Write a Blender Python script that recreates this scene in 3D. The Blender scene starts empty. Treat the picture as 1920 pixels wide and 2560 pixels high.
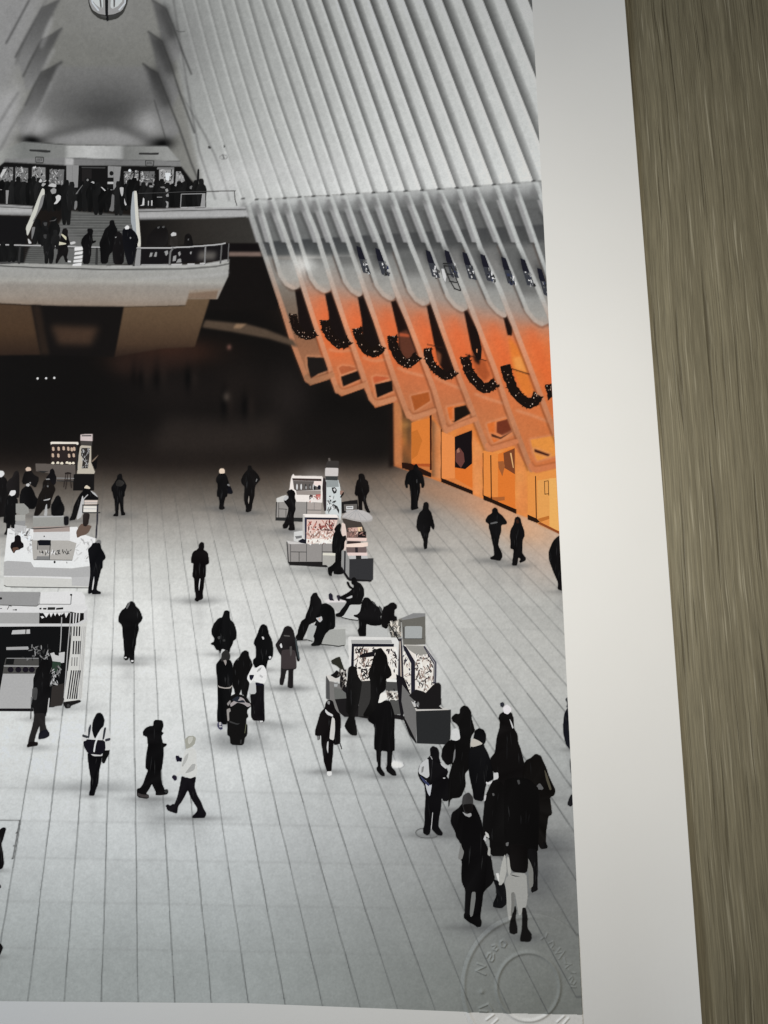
import bpy, math, random
import numpy as np
from mathutils import Matrix, Vector

SC = bpy.context.scene
COL = SC.collection
random.seed(7)
RNG = np.random.default_rng(11)

# ------------------------------------------------------------------ camera
# A phone held above the table, tilted a little. The print's long edges run along +Y,
# its short edges along +X, the paper's face is z = 0.
FPX, CX, CY, DIST = 1849.0, 960.0, 1280.0, 0.27
def _unit(v):
    v = np.array(v, float); return v / np.linalg.norm(v)
VY = _unit(((875 - CX) / FPX, (CY + 9100) / FPX, -1.0))            # where the long edges meet
VX = np.array((1.0, 0.0201, 0.0)); VX[2] = (VX[0] * VY[0] + VX[1] * VY[1]) / -VY[2]
VX = _unit(VX); VZ = _unit(np.cross(VX, VY))
M = np.array([VX, VY, VZ])                                           # camera axes -> table axes
CPOS = -M @ np.array((0, 0, -DIST))
cam = bpy.data.cameras.new('camera')
cam.sensor_fit = 'VERTICAL'; cam.sensor_height = 36.0; cam.sensor_width = 27.0
cam.lens = 36.0 * FPX / 2560.0
cam.clip_start = 0.01; cam.clip_end = 20
camo = bpy.data.objects.new('camera', cam); COL.objects.link(camo)
camo.matrix_world = Matrix(M.tolist()).to_4x4(); camo.location = Vector(CPOS.tolist())
SC.camera = camo

def plane(px, py, z=0.0):
    """the point of the table plane (at height z) that the photograph shows at px, py"""
    px = np.asarray(px, float); py = np.asarray(py, float)
    d = np.stack([(px - CX) / FPX, -(py - CY) / FPX, -np.ones_like(px)], -1) @ M.T
    t = (z - CPOS[2]) / d[..., 2]
    return CPOS + d * t[..., None]

# ------------------------------------------------------------------ world and lamps
LAMP, LAMPW, LAMPC = (0.042, 0.010, 0.26), 0.535, (1.05, 0.99, 0.875)
WIND, WINDW, WINDC = (-0.40, 0.10, 0.25), 1.28, (0.87, 0.98, 1.12)
AMB, AMBC = 0.04, (0.85, 0.95, 1.0)
W = bpy.data.worlds.new('World'); SC.world = W; W.use_nodes = True
W.node_tree.nodes['Background'].inputs[0].default_value = (*AMBC, 1)
W.node_tree.nodes['Background'].inputs[1].default_value = AMB
def area_lamp(name, loc, aim, size, power, color):
    l = bpy.data.lights.new(name, 'AREA'); l.shape = 'DISK'; l.size = size; l.energy = power; l.color = color
    o = bpy.data.objects.new(name, l); COL.objects.link(o); o.location = loc
    o.rotation_euler = (Vector(aim) - Vector(loc)).to_track_quat('-Z', 'Y').to_euler()
    return o
area_lamp('desk_lamp', LAMP, (LAMP[0], LAMP[1], 0), 0.08, LAMPW, LAMPC)
area_lamp('window_light', WIND, (0.0, -0.02, 0), 0.16, WINDW, WINDC)
SC.view_settings.view_transform = 'Standard'
SC.view_settings.look = 'None'
SC.view_settings.exposure = 0.0
SC.view_settings.gamma = 1.0

# how bright white paper is under those lamps (linear), used once to turn the tones the camera
# saw into the ink tones of the print
PAPER = 0.80
def paper_light(px, py):
    p = plane(px, py)
    x, y = p[..., 0], p[..., 1]
    h = LAMP[2]; a = (1 + ((x - LAMP[0]) ** 2 + (y - LAMP[1]) ** 2) / h ** 2) ** -2 / h ** 2
    dx, dy, hz = x - WIND[0], y - WIND[1], WIND[2]
    r = np.sqrt(dx ** 2 + dy ** 2 + hz ** 2)
    ax = _unit((-WIND[0], -0.02 - WIND[1], -hz))
    b = hz / r * np.clip((dx * ax[0] + dy * ax[1] - hz * ax[2]) / r, 0, 1) / r ** 2
    return PAPER * np.stack([(LAMPW * LAMPC[i] * a + WINDW * WINDC[i] * b) / math.pi ** 2 + AMB * AMBC[i] for i in range(3)], -1)

def lin(c):
    c = np.asarray(c, float)
    return np.where(c <= 0.04045, c / 12.92, ((c + 0.055) / 1.055) ** 2.4)
def ink_albedo(px, py, srgb):
    """ink reflectance of a tone (sRGB 0..1) seen at px, py"""
    return np.clip(PAPER * lin(srgb) / paper_light(px, py), 0.0022, 0.86)

# ------------------------------------------------------------------ materials
def new_mat(name):
    m = bpy.data.materials.new(name); m.use_nodes = True
    nt = m.node_tree; b = nt.nodes['Principled BSDF']
    return m, nt, b
def nd(nt, typ, **kw):
    n = nt.nodes.new(typ)
    for k, v in kw.items():
        if k.startswith('i_'): n.inputs[k[2:].replace('_', ' ')].default_value = v
        else: setattr(n, k, v)
    return n

def make_ink():
    m, nt, b = new_mat('printed_ink')
    at = nd(nt, 'ShaderNodeAttribute', attribute_name='ink')
    tc = nd(nt, 'ShaderNodeTexCoord')
    n1 = nd(nt, 'ShaderNodeTexNoise', i_Scale=1500.0, i_Detail=2.0)
    n2 = nd(nt, 'ShaderNodeTexNoise', i_Scale=260.0, i_Detail=3.0)
    nt.links.new(tc.outputs['Object'], n1.inputs['Vector']); nt.links.new(tc.outputs['Object'], n2.inputs['Vector'])
    r1 = nd(nt, 'ShaderNodeMapRange'); r1.inputs[3].default_value = 0.90; r1.inputs[4].default_value = 1.10
    r2 = nd(nt, 'ShaderNodeMapRange'); r2.inputs[3].default_value = 0.965; r2.inputs[4].default_value = 1.035
    nt.links.new(n1.outputs['Fac'], r1.inputs[0]); nt.links.new(n2.outputs['Fac'], r2.inputs[0])
    mu = nd(nt, 'ShaderNodeMath', operation='MULTIPLY')
    nt.links.new(r1.outputs[0], mu.inputs[0]); nt.links.new(r2.outputs[0], mu.inputs[1])
    mx = nd(nt, 'ShaderNodeVectorMath', operation='SCALE')
    nt.links.new(at.outputs['Color'], mx.inputs[0]); nt.links.new(mu.outputs[0], mx.inputs['Scale'])
    nt.links.new(mx.outputs[0], b.inputs['Base Color'])
    b.inputs['Roughness'].default_value = 0.85
    b.inputs['Specular IOR Level'].default_value = 0.04
    return m
def make_paper():
    m, nt, b = new_mat('cotton_paper')
    tc = nd(nt, 'ShaderNodeTexCoord')
    n1 = nd(nt, 'ShaderNodeTexNoise', i_Scale=420.0, i_Detail=6.0, i_Roughness=0.65)
    n2 = nd(nt, 'ShaderNodeTexNoise', i_Scale=26.0, i_Detail=3.0)
    nt.links.new(tc.outputs['Object'], n1.inputs['Vector']); nt.links.new(tc.outputs['Object'], n2.inputs['Vector'])
    cr = nd(nt, 'ShaderNodeValToRGB')
    cr.color_ramp.elements[0].position = 0.3; cr.color_ramp.elements[0].color = (0.785, 0.779, 0.767, 1)
    cr.color_ramp.elements[1].position = 0.7; cr.color_ramp.elements[1].color = (0.802, 0.796, 0.784, 1)
    nt.links.new(n2.outputs['Fac'], cr.inputs[0])
    nt.links.new(cr.outputs[0], b.inputs['Base Color'])
    bp = nd(nt, 'ShaderNodeBump', i_Strength=0.22, i_Distance=0.00012)
    nt.links.new(n1.outputs['Fac'], bp.inputs['Height']); nt.links.new(bp.outputs[0], b.inputs['Normal'])
    b.inputs['Roughness'].default_value = 0.85
    b.inputs['Specular IOR Level'].default_value = 0.1
    return m
def make_wood():
    m, nt, b = new_mat('grey_brown_wood_grain')
    L = nt.links.new
    tc = nd(nt, 'ShaderNodeTexCoord')
    wob = nd(nt, 'ShaderNodeTexNoise', i_Scale=11.0, i_Detail=3.0)
    L(tc.outputs['Object'], wob.inputs['Vector'])
    sub = nd(nt, 'ShaderNodeVectorMath', operation='SUBTRACT'); sub.inputs[1].default_value = (0.5, 0.5, 0.5)
    L(wob.outputs['Color'], sub.inputs[0])
    scl = nd(nt, 'ShaderNodeVectorMath', operation='MULTIPLY'); scl.inputs[1].default_value = (0.0035, 0.0, 0)
    L(sub.outputs[0], scl.inputs[0])
    add = nd(nt, 'ShaderNodeVectorMath', operation='ADD')
    L(tc.outputs['Object'], add.inputs[0]); L(scl.outputs[0], add.inputs[1])
    def stretched(sx, sy, detail, rough):
        mp = nd(nt, 'ShaderNodeMapping'); mp.inputs['Scale'].default_value = (sx, sy, 1)
        mp.inputs['Rotation'].default_value = (0, 0, math.radians(-0.8))
        L(add.outputs[0], mp.inputs['Vector'])
        n = nd(nt, 'ShaderNodeTexNoise', i_Scale=1.0, i_Detail=detail, i_Roughness=rough)
        L(mp.outputs[0], n.inputs['Vector'])
        return n
    broad = stretched(210, 2.6, 2, 0.5)
    mid = stretched(900, 11, 5, 0.62)
    fine = stretched(2100, 60, 3, 0.65)
    streak = stretched(1050, 22, 2, 0.55)
    crack = stretched(760, 14, 2, 0.5)
    cr = nd(nt, 'ShaderNodeValToRGB')
    e = cr.color_ramp.elements
    e[0].position = 0.30; e[0].color = (0.128, 0.111, 0.072, 1)
    e[1].position = 0.72; e[1].color = (0.272, 0.243, 0.165, 1)
    w = nd(nt, 'ShaderNodeMix', data_type='FLOAT'); w.inputs[0].default_value = 0.60
    L(broad.outputs['Fac'], w.inputs[2]); L(mid.outputs['Fac'], w.inputs[3])
    L(w.outputs[0], cr.inputs[0])
    # fine fibres
    rf = nd(nt, 'ShaderNodeMapRange'); rf.inputs[1].default_value = 0.25; rf.inputs[2].default_value = 0.75
    rf.inputs[3].default_value = 0.72; rf.inputs[4].default_value = 1.28
    L(fine.outputs['Fac'], rf.inputs[0])
    mx = nd(nt, 'ShaderNodeVectorMath', operation='SCALE'); L(cr.outputs[0], mx.inputs[0]); L(rf.outputs[0], mx.inputs['Scale'])
    # pale flecks of the grain
    rs = nd(nt, 'ShaderNodeMapRange'); rs.inputs[1].default_value = 0.60; rs.inputs[2].default_value = 0.69; rs.inputs[4].default_value = 0.75
    L(streak.outputs['Fac'], rs.inputs[0])
    m1 = nd(nt, 'ShaderNodeMix', data_type='RGBA'); L(rs.outputs[0], m1.inputs[0]); L(mx.outputs[0], m1.inputs[6]); m1.inputs[7].default_value = (0.38, 0.345, 0.255, 1)
    # dark pores and cracks
    rc = nd(nt, 'ShaderNodeMapRange'); rc.inputs[1].default_value = 0.385; rc.inputs[2].default_value = 0.30; rc.inputs[4].default_value = 0.60
    L(crack.outputs['Fac'], rc.inputs[0])
    m2 = nd(nt, 'ShaderNodeMix', data_type='RGBA'); L(rc.outputs[0], m2.inputs[0]); L(m1.outputs[2], m2.inputs[6]); m2.inputs[7].default_value = (0.070, 0.058, 0.036, 1)
    L(m2.outputs[2], b.inputs['Base Color'])
    hs = nd(nt, 'ShaderNodeMath', operation='SUBTRACT'); L(mid.outputs['Fac'], hs.inputs[0]); L(rc.outputs[0], hs.inputs[1])
    bp = nd(nt, 'ShaderNodeBump', i_Strength=0.9, i_Distance=0.0003)
    L(hs.outputs[0], bp.inputs['Height']); L(bp.outputs[0], b.inputs['Normal'])
    b.inputs['Roughness'].default_value = 0.55
    b.inputs['Specular IOR Level'].default_value = 0.25
    return m
INK, PAPERM, WOOD = make_ink(), make_paper(), make_wood()

# ------------------------------------------------------------------ mesh helpers
def mesh_object(name, verts, faces, mat, parent=None, cols=None, label=None, smooth=False):
    me = bpy.data.meshes.new(name)
    verts = np.asarray(verts, np.float32)
    if isinstance(faces, np.ndarray):
        nf, k = faces.shape
        me.vertices.add(len(verts)); me.vertices.foreach_set('co', verts.ravel())
        me.loops.add(nf * k); me.loops.foreach_set('vertex_index', faces.astype(np.int32).ravel())
        me.polygons.add(nf)
        me.polygons.foreach_set('loop_start', np.arange(0, nf * k, k, dtype=np.int32))
        me.update(calc_edges=True)
    else:
        me.from_pydata(verts.tolist(), [], faces); me.update()
    if cols is not None:
        a = me.attributes.new('ink', 'FLOAT_COLOR', 'POINT')
        c = np.ones((len(verts), 4), np.float32); c[:, :3] = cols
        a.data.foreach_set('color', c.ravel())
    me.polygons.foreach_set('use_smooth', np.full(len(me.polygons), smooth))
    me.materials.append(mat)
    o = bpy.data.objects.new(name, me); COL.objects.link(o)
    if parent: o.parent = parent
    if label: o['label'] = label
    return o

# ------------------------------------------------------------------ tabletop
def build_table():
    x0, x1, y0, y1, z = -0.62, 0.62, -0.55, 0.62, -0.0006
    nx, ny = 40, 40
    v = []; f = []
    t = 0.022
    prof = [(0.0, -t), (0.0, -0.003), (0.0008, -0.0009), (0.003, 0.0)]
    def ring(inset, dz):
        return [(x0 + inset, y0 + inset, z + dz), (x1 - inset, y0 + inset, z + dz), (x1 - inset, y1 - inset, z + dz), (x0 + inset, y1 - inset, z + dz)]
    rings = [ring(*p) for p in prof]
    for r in rings: v += r
    for k in range(len(rings) - 1):
        for i in range(4):
            j = (i + 1) % 4
            f.append((4 * k + i, 4 * k + j, 4 * k + 4 + j, 4 * k + 4 + i))
    n = 4 * (len(rings) - 1)
    f.append((n, n + 1, n + 2, n + 3)); f.append((3, 2, 1, 0))
    o = mesh_object('tabletop', v, f, WOOD)
    o['kind'] = 'structure'
    o['label'] = 'grey-brown wood-grain tabletop the print lies on'
build_table()

# ------------------------------------------------------------------ the print: outline
def poly_at(pts, key, v):
    a = np.array(pts, float)
    return np.interp(v, a[:, key], a[:, 1 - key]) 
EDGE = [(1301, -600), (1316, -280), (1330, 0), (1363, 633), (1395.7, 1280), (1427.5, 1915), (1457, 2536), (1472, 2850)]
PEDGE = [(1515, -600), (1540, -280), (1561.6, 0), (1611.8, 640), (1661, 1280), (1708, 1920), (1755, 2560), (1777, 2850)]
BOTTOM = [(-1400, 2478), (0, 2503), (620, 2508), (1200, 2531), (1457, 2536), (1800, 2544)]
def edge_x(y): return poly_at(EDGE, 1, y)
def paper_edge_x(y): return poly_at(PEDGE, 1, y)
def bottom_y(x): return poly_at(BOTTOM, 0, x)

ROOT = bpy.data.objects.new('art_print', None); COL.objects.link(ROOT)
ROOT.empty_display_size = 0.05
ROOT['label'] = 'large unframed print of a crowded white ribbed hall with orange-lit shops, lying on wood'
ROOT['category'] = 'print'

def build_paper():
    ys = np.concatenate([np.arange(-420, 2860, 20.0)])
    rows = []
    us = np.concatenate([np.linspace(-1250, 1300, 18), np.linspace(1340, 1, 0)])
    nb = 24
    for y in ys:
        xe = paper_edge_x(y)
        xs = np.concatenate([us, np.linspace(1350, xe, nb)])
        s = np.clip((xs - (xe - 170)) / 170, 0, 1)
        # the sheet's free edge lifts a little towards its two corners
        lift = 0.0019 * s ** 2 * (np.clip((y - 1500) / 1100, 0, 1) ** 1.3 + 0.8 * np.clip((700 - y) / 900, 0, 1) ** 1.3)
        p = plane(xs, np.full_like(xs, y))
        p2 = np.array([plane(a, y, b) for a, b in zip(xs, lift)])
        p2[:, 2] = lift
        rows.append(p2)
    n = len(rows[0]); v = np.concatenate(rows)
    # ny rows, top side
    f = []
    R = len(rows)
    for j in range(R - 1):
        for i in range(n - 1):
            a = j * n + i
            f.append((a + n, a + n + 1, a + 1, a))
    base = len(v)
    v2 = v.copy(); v2[:, 2] -= 0.00042
    for j in range(R - 1):
        for i in range(n - 1):
            a = base + j * n + i
            f.append((a, a + 1, a + n + 1, a + n))
    # cut edges
    loop = [i for i in range(n)] + [j * n + n - 1 for j in range(1, R)] + [(R - 1) * n + i for i in range(n - 2, -1, -1)] + [j * n for j in range(R - 2, 0, -1)]
    for k in range(len(loop)):
        a, b_ = loop[k], loop[(k + 1) % len(loop)]
        f.append((a, b_, b_ + base, a + base))
    o = mesh_object('paper_sheet', np.concatenate([v, v2]), f, PAPERM, ROOT, smooth=False)
    return o
build_paper()

# ------------------------------------------------------------------ the printed picture
# The tones of the print are laid down once on a fine sheet of ink cells (one colour per vertex of the
# picture's mesh); every printed figure, stall or fitting is also an ink layer of its own on top.
FR = dict(Z1=(0, 0, 2.592), Z2=(640, 0, 2.592), B1=(0, 360, 4.1475), B2=(320, 360, 4.1475), H=(0, 640, 2.592),
          F4=(600, 480, 4.1475), F5=(1000, 480, 4.1475), O1=(680, 720, 4.1475), O2=(1020, 720, 4.1475),
          S=(980, 1000, 3.7705), K1=(0, 1060, 5.184), K2=(0, 1300, 5.184), P1=(260, 1160, 4.1475), P2=(660, 1140, 5.184),
          P3=(0, 1460, 4.1475), P4=(500, 1500, 5.925), P5=(700, 1430, 5.184), P6=(500, 1640, 6.381), P7=(760, 1560, 4.1475),
          P8=(180, 1760, 4.608), P9=(1020, 1720, 3.95), P10=(1080, 1980, 4.608), P11=(0, 1840, 2.592), P12=(1100, 2240, 4.1475),
          R=(1280, 1280, 2.592), X=(0, 0, 1.0))
def T(frame, s):
    ox, oy, k = FR[frame]
    a = np.array([[float(q) for q in t.split(',')] for t in s.split()]) if isinstance(s, str) else np.array(s, float).reshape(-1, 2)
    return a / k + (ox, oy)
def chaikin(p, n=1, closed=True, cut=0.16):
    for _ in range(n):
        q = np.roll(p, -1, 0)
        if closed:
            p = np.stack([(1 - cut) * p + cut * q, cut * p + (1 - cut) * q], 1).reshape(-1, 2)
        else:
            a, b = p[:-1], p[1:]
            p = np.concatenate([p[:1], np.stack([0.75 * a + 0.25 * b, 0.25 * a + 0.75 * b], 1).reshape(-1, 2), p[-1:]])
    return p
def rgb(c):
    if isinstance(c, (int, float)): c = (c, c, c)
    return np.array(c, float) / 255.0

KS, CX0, CY0 = 0.8, -24.0, -24.0
CWID, CHEI = int((1466 - CX0) * KS), int((2546 - CY0) * KS)
CAN = np.zeros((CHEI, CWID, 3)); LAB = np.zeros((CHEI, CWID), np.int16); LABN = ['floor']
GX = (np.arange(CWID) + 0.5) / KS + CX0; GY = (np.arange(CHEI) + 0.5) / KS + CY0
def window(x0, x1, y0, y1):
    i0, i1 = int(max(0, (x0 - CX0) * KS - 1)), int(min(CWID, (x1 - CX0) * KS + 2))
    j0, j1 = int(max(0, (y0 - CY0) * KS - 1)), int(min(CHEI, (y1 - CY0) * KS + 2))
    return i0, max(i0, i1), j0, max(j0, j1)
def inside(p, X, Y):
    m = np.zeros(X.shape, bool)
    q = np.roll(p, -1, 0)
    for (xa, ya), (xb, yb) in zip(p, q):
        if ya == yb: continue
        c = (ya > Y) != (yb > Y)
        m ^= c & (X < (xb - xa) * (Y - ya) / (yb - ya) + xa)
    return m
def gblur(m, s):
    r = int(3 * s) + 1
    k = np.exp(-0.5 * (np.arange(-r, r + 1) / s) ** 2); k /= k.sum()
    out = np.apply_along_axis(lambda v: np.convolve(v, k, 'same'), 0, m)
    return np.apply_along_axis(lambda v: np.convolve(v, k, 'same'), 1, out)
def blend(w, m, color, alpha):
    i0, i1, j0, j1 = w
    if callable(color):
        X, Y = np.meshgrid(GX[i0:i1], GY[j0:j1]); c = color(X, Y)
    else: c = rgb(color)
    a = (m * alpha)[..., None]
    CAN[j0:j1, i0:i1] = CAN[j0:j1, i0:i1] * (1 - a) + c * a
def paint(frame, pts, color, blur=0, alpha=1.0, smooth=0, label=None):
    p = T(frame, pts)
    if smooth: p = chaikin(p, smooth)
    pad = blur * 3 + 2
    w = window(p[:, 0].min() - pad, p[:, 0].max() + pad, p[:, 1].min() - pad, p[:, 1].max() + pad)
    i0, i1, j0, j1 = w
    if i1 <= i0 or j1 <= j0: return
    d = 0.25 / KS
    m = np.zeros((j1 - j0, i1 - i0))
    for ax in (-d, d):
        for ay in (-d, d):
            X, Y = np.meshgrid(GX[i0:i1] + ax, GY[j0:j1] + ay); m += inside(p, X, Y)
    m /= 4
    if label is not None:
        if isinstance(label, str): LABN.append(label); label = len(LABN) - 1
        LAB[j0:j1, i0:i1][m > 0.5] = label
    if blur: m = gblur(m, blur * KS)
    blend(w, m, color, alpha)
def stroke(frame, pts, width, color, alpha=1.0, blur=0, smooth=0):
    p = T(frame, pts)
    if len(p) < 2: return
    if smooth: p = chaikin(p, smooth, False)
    pad = width + blur * 3 + 2
    w = window(p[:, 0].min() - pad, p[:, 0].max() + pad, p[:, 1].min() - pad, p[:, 1].max() + pad)
    i0, i1, j0, j1 = w
    if i1 <= i0 or j1 <= j0: return
    X, Y = np.meshgrid(GX[i0:i1], GY[j0:j1]); D = np.full(X.shape, 1e9)
    for (xa, ya), (xb, yb) in zip(p[:-1], p[1:]):
        dx, dy = xb - xa, yb - ya; L2 = dx * dx + dy * dy + 1e-9
        t = np.clip(((X - xa) * dx + (Y - ya) * dy) / L2, 0, 1)
        D = np.minimum(D, np.hypot(X - xa - t * dx, Y - ya - t * dy))
    m = np.clip((width / 2 - D) * KS + 0.5, 0, 1)
    if width * KS < 1: m = np.clip(1 - D * KS, 0, 1) * width * KS
    if blur: m = gblur(m, blur * KS)
    blend(w, m, color, alpha)
def blob(cx, cy, rx, ry, color, alpha, rot=0.0):
    w = window(cx - 3 * max(rx, ry), cx + 3 * max(rx, ry), cy - 3 * max(rx, ry), cy + 3 * max(rx, ry))
    i0, i1, j0, j1 = w
    if i1 <= i0 or j1 <= j0: return
    X, Y = np.meshgrid(GX[i0:i1] - cx, GY[j0:j1] - cy)
    c, s = math.cos(rot), math.sin(rot)
    u, v = (X * c + Y * s) / rx, (-X * s + Y * c) / ry
    blend(w, np.exp(-(u * u + v * v)), color, alpha)
def ramp(v, pts):
    """piecewise colour along v: [(v, colour) ...]"""
    xs = [a for a, _ in pts]; cs = np.array([rgb(c) for _, c in pts])
    return np.stack([np.interp(v, xs, cs[:, i]) for i in range(3)], -1)
def noise(cell, seed):
    r = np.random.default_rng(seed)
    h, w = int(CHEI / (cell * KS)) + 3, int(CWID / (cell * KS)) + 3
    g = r.random((h, w)) - 0.5
    y = np.arange(CHEI) / (cell * KS); x = np.arange(CWID) / (cell * KS)
    yi, xi = y.astype(int), x.astype(int); fy, fx = (y - yi), (x - xi)
    fy = (fy * fy * (3 - 2 * fy))[:, None]; fx = (fx * fx * (3 - 2 * fx))[None]
    a = g[yi][:, xi]; b = g[yi][:, xi + 1]; c = g[yi + 1][:, xi]; d = g[yi + 1][:, xi + 1]
    return (a * (1 - fx) + b * fx) * (1 - fy) + (c * (1 - fx) + d * fx) * fy
def sstep(x): x = np.clip(x, 0, 1); return x * x * (3 - 2 * x)

# --- floor
def floor_tone(X, Y):
    f = ramp(Y, [(1100, (26, 22, 20)), (1160, (42, 36, 33)), (1200, (72, 65, 59)), (1250, (112, 106, 100)), (1310, (154, 151, 147)),
                 (1400, (196, 197, 195)), (1520, (219, 221, 221)), (1700, (219, 222, 223)), (1900, (211, 215, 217)), (2100, (192, 197, 200)),
                 (2300, (166, 172, 174)), (2420, (150, 156, 157)), (2540, (148, 154, 155))])
    r = np.clip((X - 560) / 800, 0, 1)[..., None]
    side = ramp(Y, [(1120, (40, 34, 30)), (1200, (150, 132, 118)), (1300, (168, 160, 152)), (1500, (178, 178, 175)), (1700, (182, 183, 181)),
                    (1900, (166, 169, 169)), (2100, (136, 138, 138)), (2250, (116, 118, 117)), (2400, (112, 115, 113)), (2540, (104, 107, 104))])
    f = f * (1 - r) + side * r
    b = np.exp(-((X - 120) / 260) ** 2 - ((Y - 1480) / 130) ** 2)[..., None]
    return f * (1 - 0.35 * b) + 0.35 * b * rgb((226, 230, 230))
X_, Y_ = np.meshgrid(GX, GY)
CAN[:] = floor_tone(X_, Y_) * np.array((1.005, 1.0, 0.988))
# slabs slightly different from one another, long joints towards one far point, faint cross joints
VPX, VPY = 318.0, 425.0
kk = ((X_ - VPX) * (2505 - VPY) / np.maximum(Y_ - VPY, 60) + VPX - 345) / 91.9
crossy = [1215, 1243, 1276, 1312, 1352, 1396, 1444, 1497, 1556, 1622, 1695, 1776, 1868, 1975, 2056, 2149, 2258, 2374, 2505]
row = np.digitize(Y_ - 0.018 * (X_ - 300), crossy)
sl = np.random.default_rng(5).random((80, 24)) - 0.5
CAN *= (1 + 0.035 * sl[(np.floor(kk).astype(int) + 20) % 80, row % 24])[..., None]
for yc in crossy:
    if yc > 1900: stroke('X', [(-30, yc - 6), (1470, yc + 0.018 * 1170)], 4, 110, 0.16, blur=2)
    elif yc > 1380: stroke('X', [(-30, yc - 6), (1470, yc + 0.018 * 1170)], 3, 120, 0.08, blur=2)
for k in range(-4, 34):
    xb = 345 + 91.9 * k
    ytop = 1190
    f = lambda y: VPX + (xb - VPX) * (y - VPY) / (2505 - VPY)
    pts = [(f(y) + random.uniform(-0.8, 0.8), y) for y in np.linspace(ytop, 2550, 26)]
    if f(ytop) > 1460: continue
    for a in range(0, 25):
        yy = pts[a][1]
        al = (0.26 if yy < 1330 else 0.44 if yy < 1700 else 0.66) * random.uniform(0.65, 1.1)
        stroke('X', pts[a:a + 2], 2.0 if yy < 1600 else 2.7, (72, 74, 74), min(al, 1))
# warm spill from the shops on the floor
blob(1235, 1270, 130, 45, (214, 150, 110), 0.75, 0.4)
blob(1330, 1330, 100, 45, (222, 170, 128), 0.65, 0.4)
blob(1090, 1225, 80, 30, (170, 128, 100), 0.6, 0.35)
blob(1370, 1400, 70, 60, (190, 168, 152), 0.5)

# --- dark far end of the hall
paint('X', '-30,700 480,700 640,600 700,780 800,960 985,1010 985,1150 900,1140 700,1150 560,1150 -30,1150', (22, 18, 16), blur=26, label='dark_concourse')
paint('X', '-30,760 640,760 800,960 983,1010 983,1150 800,1140 -30,1120', (16, 14, 13), blur=22)
blob(520, 1120, 300, 60, (44, 37, 33), 0.55); blob(880, 1090, 120, 60, (30, 26, 24), 0.4)
blob(430, 880, 110, 34, (74, 44, 32), 0.7); blob(330, 905, 60, 30, (52, 34, 26), 0.6); blob(720, 990, 60, 80, (44, 38, 36), 0.6); blob(440, 980, 120, 60, (36, 30, 28), 0.5); blob(600, 960, 70, 70, (38, 31, 28), 0.5)
for gx, gy, gh in ((335, 930, 60), (352, 940, 60), (392, 935, 70), (470, 945, 60), (560, 1010, 80), (612, 1020, 70)):
    blob(gx, gy, 9, gh / 2, (9, 8, 8), 0.9); blob(gx + 16, gy, 10, gh / 2.4, (44, 36, 32), 0.35)
blob(566, 992, 9, 12, (88, 78, 70), 0.6); blob(573, 868, 6, 7, (130, 90, 80), 0.7)
paint('X', '415,1040 560,1052 700,1040 700,1120 380,1130', (54, 47, 43), blur=16, alpha=0.5)

# --- shops at the right: wall, windows
paint('S', '0,-40 1700,-40 1640,1290 1396,1180 1280,1110 1170,1070 860,930 760,890 370,740 10,620', lambda X, Y: ramp((X - 985) / 420, [(0, (176, 104, 62)), (0.3, (214, 126, 66)), (0.62, (224, 128, 60)), (1, (224, 152, 78))]), blur=0.6, label='shop_wall')
paint('S', '-30,-30 14,-20 22,620 -30,640', (24, 18, 16), blur=3)
paint('S', '90,40 190,180 185,640 95,600', (96, 68, 44), blur=4)
paint('S', '18,-10 90,20 92,610 24,612', (186, 118, 74), blur=2)
paint('S', '375,180 465,280 460,745 375,720', lambda X, Y: ramp((X - 1079) / 24, [(0, (110, 78, 54)), (0.5, (196, 128, 82)), (1, (224, 146, 90))]), blur=1.5)
paint('S', '755,320 855,470 860,925 765,890', (226, 144, 84), blur=3)
paint('S', '1165,420 1275,650 1280,1105 1170,1065', (222, 136, 74), blur=3)
for a in range(60):
    bx = random.uniform(1000, 1390)
    blob(bx, 1164 + (bx - 983) * 0.41 - random.uniform(45, 150), random.uniform(5, 16), random.uniform(8, 30), random.choice([(240, 170, 92), (206, 112, 54), (232, 150, 70)]), 0.3)

# --- orange-lit lower fins
def fin_tone(X, Y):
    v = Y - (715 + (X - 735) * 0.147)
    c = ramp(v, [(-120, (132, 133, 131)), (-70, (148, 147, 143)), (-20, (160, 143, 132)), (20, (188, 128, 100)), (60, (214, 116, 74)), (120, (216, 110, 62)),
                 (190, (200, 112, 70)), (270, (186, 114, 74))])
    s = np.clip((X - 1150) / 220, 0, 1)[..., None] * np.clip(v / 60, 0, 1)[..., None]
    return c * (1 - 0.5 * s) + 0.5 * s * rgb((226, 118, 58))
LFIN = [  # front edge of each long fin, top to foot
    [(607, 497), (614, 516), (651, 622), (680, 709), (702, 775), (728, 862), (762, 951)],
    [(674, 497), (690, 540), (716, 610), (735, 663), (753, 720), (781, 807), (815, 908), (837, 978)],
    [(748, 493), (786, 586), (817, 687), (828, 720), (858, 812), (895, 918), (921, 997)],
    [(819, 490), (868, 615), (904, 720), (933, 802), (977, 937), (1015, 1041)],
    [(893, 484), (942, 605), (981, 720), (1017, 809), (1044, 879), (1080, 976), (1109, 1079)],
    [(972, 480), (1020, 610), (1064, 720), (1099, 821), (1145, 949), (1174, 1024), (1213, 1125)],
    [(1054, 476), (1105, 615), (1152, 720), (1193, 824), (1232, 925), (1266, 1026), (1322, 1175)],
    [(1141, 470), (1195, 620), (1242, 720), (1280, 816), (1329, 944), (1370, 1053), (1400, 1130)],
    [(1234, 462), (1290, 610), (1338, 720), (1372, 800), (1412, 890)],
    [(1333, 454), (1362, 530), (1410, 640)]]
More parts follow.
